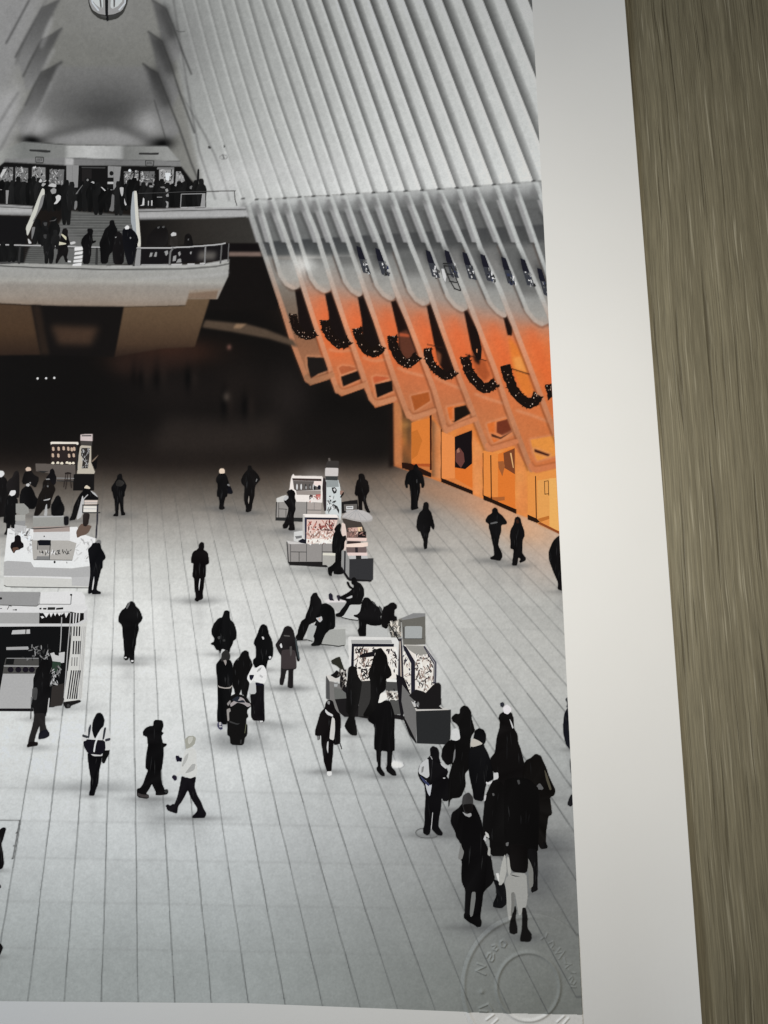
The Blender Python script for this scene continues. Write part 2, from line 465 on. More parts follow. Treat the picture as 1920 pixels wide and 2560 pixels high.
FOOT = ['776,963.5 825,948', '838,978 853.6,991 909,971', '938,1020 981,1007', '1030,1054 1080,1037', '1126,1077 1184,1057', '1229,1131 1285,1114', '1341,1183 1388,1172', '', '', '']
TNG = [(641, 499), (711, 496), (783, 491), (857, 487), (933, 482), (1013, 478), (1096, 473), (1186, 466), (1283, 458)]
TBOT = [(735, 723), (812, 731), (897, 740), (976, 750), (1058, 763), (1154, 778), (1258, 793), (1352, 814), (1440, 830)]
poly = LFIN[0] + [tuple(q) for q in T('X', '776,963.5 825,948 838,978 853.6,991 909,971 938,1020 981,1007 1000,1008 1015,1041 1030,1054 1080,1037 1109,1079 1126,1077 1184,1057 1213,1125 1229,1131 1285,1114 1322,1175 1341,1183 1388,1172 1480,1140 1480,454 1333,454 1141,468 893,484 748,493')]
paint('X', poly, fin_tone, blur=0.5, label='lower_fins')
paint('X', LFIN[0][2:] + [(776, 963), (825, 948), (800, 880), (781, 807), (753, 720), (716, 610)], lambda X, Y: ramp(Y, [(620, (140, 138, 134)), (700, (124, 119, 112)), (780, (116, 98, 84)), (850, (142, 98, 72)), (900, (158, 106, 76)), (965, (132, 94, 68))]), blur=1)
# recess under the upper ribs
paint('X', '607,497 675,498 748,493 893,482 1054,474 1234,461 1460,444 1460,700 1330,690 1100,655 900,640 660,640', lambda X, Y: ramp(Y - (495 - (X - 640) * 0.062), [(-4, (200, 202, 200)), (20, (176, 178, 177)), (42, (136, 138, 137)), (48, (116, 118, 117)), (60, (120, 122, 121)), (108, (112, 114, 113)), (113, (62, 64, 66)), (146, (80, 82, 82)), (168, (136, 136, 134)), (195, (146, 145, 142))]), blur=3)
stroke('X', '640,535 900,532 1180,524 1380,522', 3, 84, 0.5, blur=2)
paint('X', '900,500 1234,480 1460,460 1460,720 1330,700 1100,660 960,650', 66, blur=26, alpha=0.34)
paint('X', '620,530 1460,500 1460,590 640,600', 86, blur=14, alpha=0.3)
# between the fins: openings
GAPS = [('O1', '236,20 302,0 420,360 470,470 440,480 330,500 285,440 272,330 268,240'), ('O1', '548,60 614,36 740,380 800,540 700,590 620,500 598,400 585,250'),
        ('O1', '888,95 945,72 1050,340 1150,600 1060,690 960,640 940,520 930,330'), ('O1', '1232,142 1284,126 1400,370 1510,690 1440,790 1310,720 1310,480'),
        ('O2', '192,186 236,168 330,420 500,890 400,900 330,800 275,600'), ('O2', '578,240 616,230 720,430 765,640 700,720 660,640'), ('O2', '988,306 1026,294 1080,410 1078,495 1032,490')]
def openings():
  for i, (fr, g) in enumerate(GAPS):
    paint(fr, g, (24, 17, 16) if i < 3 else (30, 18, 15), blur=0.8)
for L in LFIN[1:9]:
    a = np.array(L); c0 = (a[3][0] - 735) * 0.147
    stroke('X', [(float(np.interp(y, a[:, 1], a[:, 0])) + 42, y) for y in np.linspace(750 + c0, 880 + c0, 6)], 26, (226, 98, 48), 0.5, blur=10)
openings()
paint('O1', '1310,470 1400,430 1480,600 1500,690 1440,760 1330,720', (92, 52, 38), blur=3)
paint('O1', '1320,465 1420,480 1430,510 1320,500', (176, 84, 52), blur=1.5)
paint('O2', '290,640 345,690 340,800 300,740', (120, 70, 46), blur=2)
paint('O2', '650,690 700,720 800,760 850,900 800,970 720,900', (168, 82, 44), blur=3)
paint('O2', '660,640 700,720 760,640 740,800 690,760', (40, 24, 18), blur=2)
paint('O2', '1040,500 1130,600 1190,700 1240,880 1280,1000 1300,1080 1240,1130 1180,1090 1080,820', (220, 122, 52), blur=3)
paint('O2', '1090,720 1170,710 1240,880 1110,840', (230, 150, 76), blur=3)
stroke('O2', '1068,835 1256,895', 2.5, (50, 26, 18)); stroke('O2', '600,690 700,720 810,755', 2.2, (50, 26, 18)); stroke('O2', '200,585 290,605 370,620', 2, (50, 30, 22))
# far-side small openings at the fin feet
HOLES = [('O2', '405,1238 600,1196 662,1310 455,1405 430,1360', (212, 108, 50)), ('S', '895,225 1080,165 1152,312 960,402 925,340', (214, 110, 50)), ('S', '1305,375 1535,335 1542,525 1370,572 1335,500', (226, 144, 66)), ('O1', '365,715 540,722 592,850 480,890 400,942 368,800', (28, 24, 22)), ('O1', '690,830 730,806 800,812 890,835 720,900', (176, 94, 58)), ('O1', '714,920 890,858 922,942 738,1022', (26, 20, 17)),
         ('O1', '1045,925 1080,912 1225,930 1060,1000', (190, 92, 56)), ('O1', '1065,1000 1245,960 1256,1066 1090,1138', (22, 17, 15)), ('O1', '1440,1120 1625,1078 1640,1170 1480,1272', (168, 86, 40)),
         ('O2', '482,1240 600,1214 652,1300 482,1392 446,1380 482,1380', (26, 19, 14)), ('O2', '918,1390 1030,1360 1080,1492 980,1530 920,1500', (110, 50, 32)), ('O2', '862,1510 960,1550 1080,1490 960,1566 870,1540', (44, 22, 18)),
         ('S', '1340,460 1490,515 1470,530 1345,490', (60, 26, 20))]
for fr, g, c in HOLES:
    p_ = T(fr, g); stroke('X', np.concatenate([p_, p_[:1]]), 9, (218, 150, 110), 0.45, blur=1.8)
    paint(fr, g, c, blur=0.8)
# lighter ledge under each garland
for fr, s in (('O1', '600,640 700,660 860,640'), ('O1', '950,720 1050,760 1190,740'), ('O1', '1310,830 1400,870 1560,910'), ('O2', '285,930 400,985 550,1045'), ('O2', '700,1100 830,1150 985,1195'), ('O2', '1130,1270 1290,1320 1450,1385')):
    stroke(fr, s, 7, (214, 150, 112), 0.55, blur=2, smooth=1)
for i, L in enumerate(LFIN):
    a = np.array(L)
    v0 = lambda X, Y: Y - (715 + (X - 735) * 0.147)
    lo = a[:, 1] > 470
    # shade against the fin's outer side, then its lit front edge
    stroke('X', [(x - 3, y) for x, y in a if y > 690], 5, (58, 34, 24), 0.38, blur=1.6)
    stroke('X', [(x + 6, y) for x, y in a], 12, lambda X, Y: ramp(Y - (715 + (X - 735) * 0.147), [(-240, (196, 199, 197)), (-150, (188, 190, 188)), (-60, (180, 180, 176)), (5, (190, 160, 142)), (70, (216, 148, 112)), (190, (198, 132, 96)), (300, (186, 124, 88))]), 0.96 if i else 0.65, blur=0.7)
    stroke('X', [(x - 2.5, y) for x, y in a if 612 < y < 720 or y > 640 and y < 720], 4, 62, 0.45, blur=1.2)
    up = [(x, y) for x, y in zip(np.interp(np.linspace(500, 606, 8), a[:, 1], a[:, 0]), np.linspace(500, 606, 8))]
    paint('X', [(x - 8 - 2 * (y - 500) / 106, y) for x, y in up] + [(x + 2, y) for x, y in up[::-1]], 158, blur=0.9, alpha=0.9)
    stroke('X', [(x - 13, y) for x, y in up[2:]], 7, 70, 0.5, blur=1.8)
    stroke('X', [(x + 17, y) for x, y in a if y < 660], 6, 90, 0.30, blur=3)
    xs = float(np.interp(607, a[:, 1], a[:, 0])); stroke('X', [(xs - 11, 607), (xs + 1, 610)], 2.5, 60, 0.7, blur=0.8)
for i, (n, bt) in enumerate(zip(TNG, TBOT)):
    nx = np.array(LFIN[i + 1])
    f = lambda y: float(np.interp(y, nx[:, 1], nx[:, 0]))
    y0, yb = n[1], bt[1]
    xl = lambda y: n[0] + (bt[0] - 40 - n[0]) * ((y - y0) / (yb - 40 - y0))
    left = [(xl(y), y) for y in np.linspace(y0 + 150, yb - 34, 7)]
    pts = left + [(xl(yb) + 4, yb - 14), (xl(yb) + 20, yb - 1), (bt[0] + 4, yb + 1), (f(yb - 8) - 1, yb - 7)] + [(f(y), y) for y in np.linspace(yb - 30, y0 + 150, 6)]
    stroke('X', [(x - 3, y) for x, y in left] + [(xl(yb) + 1, yb - 12), (xl(yb) + 18, yb + 2), (bt[0] + 4, yb + 4), (f(yb - 8) - 1, yb - 3)], 5, (84, 58, 46), 0.42, blur=1.8)
    paint('X', chaikin(np.array(pts), 1), lambda X, Y: ramp(Y - yb, [(-112, (100, 101, 100)), (-84, (112, 112, 110)), (-66, (146, 146, 143)), (-25, (160, 157, 151)), (0, (170, 152, 140))]), blur=0.7)
    stroke('X', [(n[0] + 5, n[1] + 4)] + [(xl(y) + 5, y) for y in np.linspace(y0 + 60, yb - 36, 6)] + [(xl(yb) + 9, yb - 13), (xl(yb) + 26, yb - 4)], 10, lambda X, Y: ramp(Y - yb, [(-240, (194, 197, 195)), (-140, (184, 186, 184)), (-60, (176, 176, 172)), (0, (184, 164, 150))]), 0.92, blur=0.8)
    stroke('X', [(xl(y) - 2.5, y) for y in np.linspace(612, yb - 45, 6)], 4, 62, 0.45, blur=1.2)
    up = [(xl(y), y) for y in np.linspace(y0 + 12, 606, 7)]
    paint('X', [(x - 9, y) for x, y in up] + [(x + 2, y) for x, y in up[::-1]], 156, blur=0.9, alpha=0.9)
    stroke('X', [(x - 13, y) for x, y in up[2:]], 7, 70, 0.5, blur=1.8)
    xs = xl(607); stroke('X', [(xs - 11, 607), (xs + 1, 610)], 2.5, 60, 0.7, blur=0.8)
for i, (x, y) in enumerate(((900, 640), (947, 645), (1073, 645), (1120, 645), (1165, 650), (1210, 655), (1262, 660), (1310, 665), (1352, 685))):
    blob(x - 4, y - 6, 10, 26, 50, 0.6, -0.35)
for fr, q in (('X', '767,942 773,952 784,953 830,937'), ('X', '844,968 849,980 862,981 912,962'), ('X', '927,988 933,1006 946,1009 985,997'), ('X', '1021,1032 1027,1043 1040,1043 1085,1027'), ('X', '1114,1068 1119,1077 1133,1068 1188,1048'), ('X', '1219,1114 1224,1123 1238,1120 1290,1104'), ('X', '1328,1164 1334,1175 1349,1173 1394,1163')):
    stroke(fr, q, 13, lambda X, Y: ramp(X, [(760, (150, 108, 80)), (860, (190, 124, 86)), (1000, (198, 134, 96)), (1400, (206, 120, 76))]), 0.95, blur=0.8, smooth=1)
    stroke('X', T('X', q) + (2, -9), 3, (120, 62, 36), 0.4, blur=1.2, smooth=1)
blob(760, 660, 26, 24, (232, 232, 228), 0.75); blob(705, 690, 18, 22, (172, 170, 165), 0.5)

# --- upper wall of white ribs
TOPX = [(455, 607, 497), (488, 641, 499), (520, 674, 498), (553, 711, 496), (586, 748, 493), (620, 783, 491), (655, 819, 490), (690, 855, 487), (729, 893, 484), (765, 933, 482), (804, 972, 480), (844, 1013, 478),
        (883, 1054, 476), (924, 1096, 473), (966, 1141, 470), (1010, 1186, 466), (1057, 1234, 462), (1105, 1283, 458), (1155, 1333, 453), (1207, 1386, 449), (1262, 1440, 444), (1320, 1500, 440), (1380, 1560, 436)]
LEFTL = [(380, 489, 452), (400, 513, 470), (425, 573, 500)]
def rib_tone(X, Y):
    b = 142 + 40 * np.clip((X - 430) / 500, 0, 1) + 34 * np.clip(Y / 470, 0, 1) ** 1.7
    return np.stack([b - 1, b + 1, b - 1], -1) / 255
paint('X', '330,-30 1480,-30 1480,442 1234,461 1054,475 893,483 748,492 640,498 607,520 560,522 512,520 496,470 440,300', rib_tone, blur=1, label='rib_wall')
for i in range(len(TOPX) - 1):
    a, b = TOPX[i], TOPX[i + 1]
    p = T('X', [(a[0] - 10, -26), (b[0] - 10, -26), (b[1], b[2]), (a[1], a[2])])
    w = window(p[:, 0].min(), p[:, 0].max(), p[:, 1].min(), p[:, 1].max())
    X, Y = np.meshgrid(GX[w[0]:w[1]], GY[w[2]:w[3]])
    LABN.append('rib'); LAB[w[2]:w[3], w[0]:w[1]][inside(p, X, Y)] = len(LABN) - 1
for i, (t, nx, ny) in enumerate(TOPX):
    w = window(min(t, nx) - 40, nx + 40, -30, ny)
    if w[1] <= w[0]: continue
    X, Y = np.meshgrid(GX[w[0]:w[1]], GY[w[2]:w[3]])
    s = Y / ny
    xl = t + (nx - t) * s - 7 * np.sin(np.pi * np.clip(s, 0, 1)) * (i < 6)
    d = X - xl
    wd = (5 + 1.0 * i) * (1.1 - 0.25 * s)
    A = np.clip(0.19 + 0.030 * i, 0, 0.56) * (1.05 - 0.25 * s) * (0.45 + 0.55 * np.clip(s + (i - 3) / 7, 0, 1))
    m = np.where(d > -1.2, np.clip((d + 1.2) / 1.8, 0, 1) * np.clip(1.1 - d / wd, 0, 1) ** 0.8, 0) * A
    hl = np.exp(-((d + 4) / 4) ** 2) * 0.20
    C = CAN[w[2]:w[3], w[0]:w[1]]
    C *= (1 - m)[..., None]; C += (hl * 0.35)[..., None] * (d < 0)[..., None]
    stroke('X', [(nx - 3, ny), (nx + 4, ny - 1)], 3.5, 40, 0.8, blur=0.8)
    paint('X', [(nx + 3, ny + 1), (nx + 17, ny + 34), (nx - 4, ny + 40), (nx - 8, ny + 24)], 104, blur=4, alpha=0.55)
# left part of that wall, running into the vault
for s, w_, al in (('380,0 457,360 489,452', 6, .55), ('432,-10 492,360 513,423 538,497', 5, .5), ('455,240 530,367 561,456 573,500', 5, .42), ('410,0 440,130 500,320', 4, .2), ('300,-20 392,130 455,330', 5, .4)):
    stroke('X', s, w_, 78, al, blur=1.6, smooth=1)
blob(470, 120, 60, 120, 118, 0.35); blob(700, 430, 400, 40, 196, 0.35); blob(560, 470, 30, 30, 200, 0.5)
for s in ('521,364 528,368 526,372 520,370', '559,362 563,366 560,369'): paint('X', s, 40, blur=0.6)
stroke('X', '549,392 556,386 566,388 568,396 558,398 550,396', 2, 120, 0.7); stroke('X', '557,388 560,396', 3, 60, 0.7)
stroke('X', '442,77 452,80 462,78', 2.5, 70, 0.5)

# --- vault at the left
def vault_tone(X, Y):
    b = 126 - 10 * np.clip(Y / 200, 0, 1) + 26 * np.clip((np.abs(X - 262) - 120) / 160, 0, 1)
    return np.stack([b, b, b - 4], -1) / 255
paint('X', '-30,-30 390,-30 440,140 470,300 505,455 -30,455', vault_tone, blur=5, label='vault')
paint('X', '-30,-30 120,-30 40,180 -30,340', 140, blur=18); paint('X', '-30,250 60,200 40,330 -30,420', 158, blur=14)
for s, k in (('385,0 330,25 275,52 190,205 100,372 150,495 205,375 270,262 330,120', [(-20, 66), (20, 74), (90, 96), (150, 122)]), ('402,182 340,225 270,262 205,375 150,495 165,590 215,560 270,470 330,330', [(70, 60), (110, 76), (170, 104), (215, 126)]),
             ('402,400 340,432 270,472 215,570 160,690 110,800 150,915 240,740 330,545', [(155, 58), (190, 70), (240, 92), (290, 122), (345, 142)])):
    paint('Z1', s, lambda X, Y, k=k: ramp(Y, k), blur=3.2, alpha=0.92)
for s in ('345,330 285,440', '335,545 245,740 158,908', '335,120 285,235'): stroke('Z1', s, 9, 148, 0.55, blur=3)
for s in ('385,2 330,28 275,50 190,205 100,370', '400,185 340,225 270,260 205,380 150,495', '400,402 340,438 270,470 215,570 165,680', '190,0 110,150 40,280'):
    stroke('Z1', s, 4.5, 62, 0.75, blur=2); 
for s in ('165,680 80,820 0,970', '120,600 60,690 0,790', '300,0 160,250 100,420'): stroke('Z1', s, 5, 84, 0.55, blur=3)
for s in ('385,430 300,640 240,740 150,915', '330,150 270,300'): stroke('Z1', s, 9, 160, 0.5, blur=4)
for s, k in (('985,0 1075,55 1150,270 1180,330 1120,420 1050,272 1010,100', [(-20, 70), (30, 78), (90, 96), (140, 124)]), ('960,205 1050,272 1140,540 1165,600 1110,700 1020,475 995,330', [(75, 66), (120, 80), (190, 104), (250, 128)]),
             ('925,412 1020,475 1110,720 1165,850 1085,930 1045,800 975,600', [(155, 66), (200, 78), (260, 102), (320, 128)])):
    paint('Z1', s, lambda X, Y, k=k: ramp(Y, k), blur=3.2, alpha=0.92)
for s in ('1000,470 1040,560 1080,660', '1035,270 1075,370 1105,450', '1060,60 1095,150 1120,220'): stroke('Z1', s, 26, 40, 0.55, blur=7)
for s in ('925,412 975,450 1020,475 1090,650 1165,840 1240,1060 1290,1180', '960,205 1010,240 1050,270 1110,430 1165,600 1260,860', '985,0 1075,55 1130,190 1180,330 1240,480'):
    stroke('Z1', s, 4, 44, 0.7, blur=1.6)
paint('Z1', '385,430 930,430 960,480 1045,800 1085,945 780,945 440,938 150,915 240,740', lambda X, Y: ramp(Y, [(160, 118), (230, 112), (300, 116), (360, 122)]), blur=4, alpha=0.75)
blob(264, 275, 100, 42, 48, 0.7); blob(262, 240, 110, 50, 88, 0.5)
blob(98, 318, 30, 30, 168, 0.75); blob(372, 310, 34, 34, 168, 0.75)
stroke('Z1', '300,890 450,850 600,815 700,805 800,830 900,880 1000,930', 22, 70, 0.6, blur=9, smooth=1)
paint('Z1', '290,918 450,872 620,842 720,840 830,872 940,934 780,943 440,934', 142, blur=7)
blob(80, 351, 30, 12, 12, 1.0, 0.12); blob(406, 359, 28, 15, 10, 1.0, -0.1)
stroke('Z1', '150,917 440,940 780,946 1085,946', 3, 40, 0.85); stroke('Z1', '1085,940 1045,800 1000,650', 3, 48, 0.5, blur=1)
blob(262, 20, 150, 80, 134, 0.35)

# --- upper landing, stairs, balcony
paint('Z1', '100,935 150,918 440,940 1085,948 1165,1045 1175,1078 30,1052 0,1090 -60,1090 -60,1010', lambda X, Y: ramp(X, [(0, (152, 153, 150)), (60, (116, 118, 116)), (160, (130, 131, 129)), (172, (174, 175, 173)), (230, (186, 187, 186)), (300, (160, 161, 160)), (312, (118, 119, 117)), (420, (150, 151, 149))]), blur=1, label='fascia')
paint('Z1', '30,1030 470,1022 800,1035 1165,1045 1172,1078 430,1072 30,1050', lambda X, Y: ramp(X, [(0, 122), (160, 128), (166, 176), (182, 176), (186, 124), (300, 112), (420, 128)]), blur=0.7)
stroke('Z1', '430,1022 800,1034 1165,1044', 1.6, 76, 0.6); stroke('Z1', '470,1030 800,1040', 1.2, 84, 0.5)
paint('Z1', '30,1050 430,1072 1175,1078 1250,1180 1330,1240 1335,1345 0,1345 -60,1345 -60,1120', (19, 18, 18), blur=0.8, label='dark_concourse')
for s, c in (('700,690 1360,740 1400,1240 1000,1265 240,1260 300,1080 590,860 690,700', (98, 99, 97)),):
    paint('B1', s, c, blur=1.5, label='staircase')
for j in range(9):
    y = 735 + j * 27; stroke('B1', [(700 - j * 22 if j > 3 else 700, y), (1365, y + 8)], 1.8, 50, 0.7); stroke('B1', [(690 - j * 18, y + 9), (1360, y + 15)], 2.2, 122, 0.4)
for j in range(9): stroke('B1', [(260, 1088 + j * 20), (450, 1085 + j * 20)], 1.6, 52, 0.7)
for j in range(8): stroke('B1', [(930, 1090 + j * 20), (1400, 1092 + j * 20)], 1.5, 50, 0.6)
paint('B1', '560,850 700,850 860,1050 740,1250 560,1100', 108, blur=6, alpha=0.5)
# landing edges left and right
paint('B1', '-40,625 340,648 335,745 -40,735', lambda X, Y: ramp(Y, [(510, 150), (518, 168), (528, 176), (536, 140), (541, 90)]), blur=1, label='landing_slab')
stroke('B1', '-40,648 340,668', 2, 40, 0.8); stroke('B1', '-40,628 340,648', 2, 190, 0.6)
paint('B2', '104,676 560,665 1215,652 1245,745 1200,758 800,786 120,792', lambda X, Y: ramp(Y - 520 + (X - 350) * 0.012, [(0, 186), (6, 150), (12, 168), (22, 172), (27, 130), (31, 60)]), blur=0.8, label='landing_slab')
stroke('B2', '110,703 560,692 1220,678', 2, 46, 0.8)
paint('B1', '-40,742 300,760 270,1040 -40,1040', (20, 19, 20), blur=1.5); paint('B2', '128,790 1250,762 1335,1035 1040,1030 140,1062', lambda X, Y: ramp(X, [(350, (22, 20, 19)), (480, (44, 41, 38)), (640, (54, 52, 49))]), blur=1.2, label='dark_concourse')
paint('B2', '1040,1030 1340,1030 1375,1118 1040,1118', (17, 14, 15), blur=1.5); paint('B2', '1040,1120 1375,1118 1392,1168 1040,1165', (120, 102, 94), blur=2)
paint('B2', '1040,1172 1395,1170 1560,1659 1540,1720 760,1720 860,1610 1045,1380', (20, 17, 16), blur=1.5, label='dark_concourse')
# behind the lower glass railing
paint('B1', '-40,1050 250,1060 245,1240 -40,1225', (24, 24, 24), blur=1); paint('B1', '1455,1085 1700,1080 1700,1250 1455,1250', (20, 18, 20), blur=1)
paint('B2', '140,1075 820,1055 1040,1035 1040,1200 800,1215 140,1255', (22, 20, 22), blur=1); paint('B2', '740,1110 920,1120 900,1200 720,1200', (120, 116, 110), blur=5, alpha=0.75)
# balcony
paint('H', '-60,42 0,44 700,62 1300,54 1485,20 1485,45 1480,130 1440,215 1410,280 1360,278 1200,320 800,329 400,326 0,306 -60,300', lambda X, Y: ramp(Y - 0.012 * X, [(655, (168, 168, 164)), (672, (160, 160, 157)), (690, (158, 157, 153)), (700, (166, 164, 158)), (712, (148, 142, 135)), (740, (150, 140, 130)), (768, (140, 124, 110))]), blur=0.7, label='balcony')
stroke('H', '-60,62 0,64 300,78 700,88 1200,84 1400,68 1482,50', 2.6, 44, 0.85); stroke('H', '700,70 1200,66 1400,48 1480,26', 3.5, 186, 0.7, blur=1)
stroke('H', '900,145 1150,140 1350,128 1480,110', 5, 190, 0.45, blur=3)
paint('H', '1225,238 1415,220 1400,278 1215,276', (128, 108, 92), blur=1); paint('H', '1226,222 1440,212 1415,224 1225,240', (148, 134, 120), blur=2)
paint('H', '800,330 1200,322 1215,278 1360,278 1262,590 1050,600 740,655', lambda X, Y: ramp(Y, [(745, (104, 84, 64)), (800, (92, 73, 55)), (860, (72, 55, 42)), (895, (44, 33, 27))]), blur=1.4, label='column')
paint('H', '-60,306 205,320 265,640 -60,645', lambda X, Y: ramp(Y, [(765, (78, 60, 45)), (830, (72, 54, 39)), (890, (46, 34, 27))]), blur=1.6, label='column')
paint('H', '205,320 800,330 740,655 265,640', (20, 17, 16), blur=2)
paint('H', '330,450 640,462 590,576 380,572', (72, 54, 42), blur=8, alpha=0.9); paint('H', '205,320 260,322 320,640 262,640', (40, 31, 25), blur=4)
paint('H', '1330,415 1600,442 1720,474 1900,545 1930,592 1740,535 1500,490 1310,462', (82, 68, 56), blur=2.5); paint('H', '1530,440 1600,440 1560,470 1510,468', (138, 112, 88), blur=2)
paint('H', '740,650 1262,590 1262,690 1000,760 740,760', (42, 30, 26), blur=14, alpha=0.6)

# --- soft shadows on the printed floor
for x, y, rx, ry, a in ((300, 1285, 40, 7, .35), (552, 1270, 45, 6, .35), (618, 1282, 30, 6, .35), (492, 1500, 60, 9, .30), (325, 1648, 75, 10, .34), (225, 1968, 130, 16, .36), (385, 2005, 70, 18, .34), (400, 2055, 40, 30, .22), (470, 2045, 60, 14, .28),
                        (590, 1855, 70, 24, .55), (540, 1705, 60, 14, .3), (720, 1720, 55, 10, .4), (690, 1815, 60, 12, .3), (825, 1930, 60, 12, .26), (960, 1935, 60, 14, .26), (1075, 2085, 70, 12, .3), (1370, 2115, 60, 30, .7), (1350, 2190, 60, 60, .7),
                        (1230, 2240, 70, 40, .6), (1200, 2320, 60, 16, .6), (1310, 2345, 50, 14, .6), (735, 1330, 70, 10, .4), (800, 1425, 110, 12, .35), (1010, 1885, 70, 20, .5), (900, 1790, 70, 20, .5), (1215, 1400, 40, 8, .3), (1270, 1412, 40, 8, .3),
                        (1070, 1375, 60, 7, .3), (1040, 1278, 40, 8, .35), (780, 1620, 90, 8, .35), (900, 1555, 80, 7, .3), (95, 1870, 40, 8, .3), (160, 1770, 80, 14, .25), (770, 2055, 0.1, 0.1, 0), (1150, 2060, 60, 40, .55)):
    blob(x, y, max(rx, 1), max(ry, 1), (88, 90, 91), a)
stroke('P7', '1030,1440 1045,1470 1000,1500 900,1500 850,1470 845,1440', 2, 80, 0.6, smooth=1); paint('P7', '860,1440 930,1410 1010,1430 1040,1470 990,1495 900,1490', 232, blur=3, smooth=1)
paint('P7', '940,1330 1000,1360 960,1420 920,1410', 226, blur=8, alpha=0.8)
stroke('P9', '150,1388 110,1392 75,1415 85,1455 140,1482 220,1482 275,1475 290,1455', 2.4, 66, 0.8, smooth=1)
stroke('P11', '0,545 128,548', 1.8, 90, 0.8); stroke('P11', '128,548 84,795', 3, 60, 0.8)
for s in ('110,620 100,628 112,634', '92,704 84,712 96,718', '78,788 74,796 88,796', '120,545 130,545 126,556'): paint('P11', s, 60)
# printing grain: soft mottling
mot = 1 + 0.026 * noise(46, 1) + 0.022 * noise(15, 2) + 0.04 * noise(6, 3) + 0.05 * noise(3.2, 4)
CAN *= mot[..., None]

# ------------------------------------------------------------------ ink layers: figures, stalls, fittings
LAYERS = []
def layer(name, polys, label=None, smooth=1):
    """one printed figure or fitting: polygons (tone, frame, outline[, smoothing]) laid over each other"""
    out = []
    if name == 'person':
        p = T(polys[0][1], polys[0][2]); yb = p[:, 1].max(); xs = p[p[:, 1] > yb - 14][:, 0]; fx, wd = xs.mean(), np.ptp(p[:, 0])
        if yb > 1250:
            blob(fx, yb + 1, wd * 0.75 + 6, 6, 84, 0.34); blob(fx, yb + 26, wd * 0.32, 34, 118, 0.16)
    for q in polys:
        c, fr, s = q[0], q[1], q[2]
        n = q[3] if len(q) > 3 else smooth
        p = T(fr, s)
        if n: p = chaikin(p, n)
        p[:, 0] = np.minimum(p[:, 0], edge_x(p[:, 1]) - 0.5)
        paint('X', p, c)
        out.append((p, c))
    if name == 'person':
        p, c = out[0]; h = np.ptp(p[:, 1]); r = random.Random(len(LAYERS))
        if h > 70 and np.max(rgb(c)) < 0.15:
            for _ in range(5):
                for _try in range(12):
                    x, y = r.uniform(p[:, 0].min(), p[:, 0].max()), r.uniform(p[:, 1].min() + h * 0.15, p[:, 1].max() - h * 0.25)
                    l = h * r.uniform(0.05, 0.11); w = r.uniform(0.8, 2.0); k = r.uniform(-0.3, 0.3) * l
                    q = np.array([(x, y - l), (x + w + k * .4, y - l * .2), (x + k, y + l), (x - w * .5 + k * .5, y + l * .1)])
                    if inside(p, q[:, 0], q[:, 1]).all():
                        t = r.choice([24, 28, 33, 40]); q_ = q.copy(); q_[:, 0] = np.minimum(q_[:, 0], edge_x(q_[:, 1]) - 0.5)
                        out.insert(1, (q_, (t, t, t + 1))); break
    LAYERS.append((name, label, out))
def split_layer(name, polys, label=None, smooth=1):
    for q in polys: layer(name, [q], label, smooth)
def bits(frame, poly, n, size, tones, seed, long=1.0):
    """small irregular strokes scattered inside an outline, mostly upright"""
    r = random.Random(seed); p = T(frame, poly); out = []
    x0, y0 = p.min(0); x1, y1 = p.max(0); tries = 0; n = int(n * 1.7)
    while len(out) < n and tries < n * 30:
        tries += 1
        x, y = r.uniform(x0, x1), r.uniform(y0, y1)
        if not inside(p, np.array([[x]]), np.array([[y]]))[0, 0]: continue
        a = r.gauss(1.57, 0.6) if r.random() < 0.7 else r.uniform(0, 3.14)
        l = size * r.uniform(0.5, 1.5) * (1 + 0.3 * (long - 1)); w = size * r.uniform(0.18, 0.5); bend = r.uniform(-0.5, 0.5) * l
        ca, sa = math.cos(a), math.sin(a)
        q = [(-l, -w * .6), (-l * .2, -w + bend * .4), (l, -w * .4), (l * .9, w * .7), (l * .1, w + bend * .4), (-l * .9, w * .5)]
        out.append((r.choice(tones), 'X', [(x + u * ca - v * sa, y + u * sa + v * ca) for u, v in q], 0))
    return out
def bar(frame, pts, w, tone):
    """a thin printed line as an outline"""
    p = T(frame, pts); d = np.gradient(p, axis=0); d /= np.linalg.norm(d, axis=1)[:, None] + 1e-9
    nrm = np.stack([-d[:, 1], d[:, 0]], 1) * w / 2
    return (tone, 'X', [tuple(q) for q in np.concatenate([p + nrm, (p - nrm)[::-1]])], 0)
def disc(frame, x, y, rx, ry, tone, n=10):
    p = T(frame, [(x, y)])[0]; k = FR[frame][2]
    return (tone, 'X', [(p[0] + rx / k * math.cos(6.2832 * i / n), p[1] + ry / k * math.sin(6.2832 * i / n)) for i in range(n)], 0)
BK = (15, 14, 15); BK2 = (20, 18, 18)

# hanging lamp of the vault
layer('hanging_globe', [((58, 58, 56), 'Z1', '572,-40 830,-40 826,20 800,85 760,120 700,135 640,120 595,80 575,30'), (150, 'Z1', '580,-40 820,-40 815,25 790,70 740,92 690,98 640,90 600,65 580,20'),
    (196, 'Z1', '600,-40 665,-40 668,45 655,55 620,30 598,0'), (196, 'Z1', '722,-40 790,-40 795,5 765,40 730,58 715,45'), (92, 'Z1', '640,-40 652,-40 660,50 650,52'), (90, 'Z1', '735,-40 748,-40 745,45 735,50'),
    ((24, 24, 26), 'Z1', '680,-40 702,-40 700,90 705,135 690,135 682,90'), (70, 'Z1', '660,98 690,104 690,118 650,108'), (60, 'Z1', '702,104 780,80 770,100 710,118'), bar('Z1', '590,-30 600,20 640,70', 4, 226), bar('Z1', '815,-30 810,20 770,66', 4, 220)], 'white globe lamp with dark bars hanging in the vault')
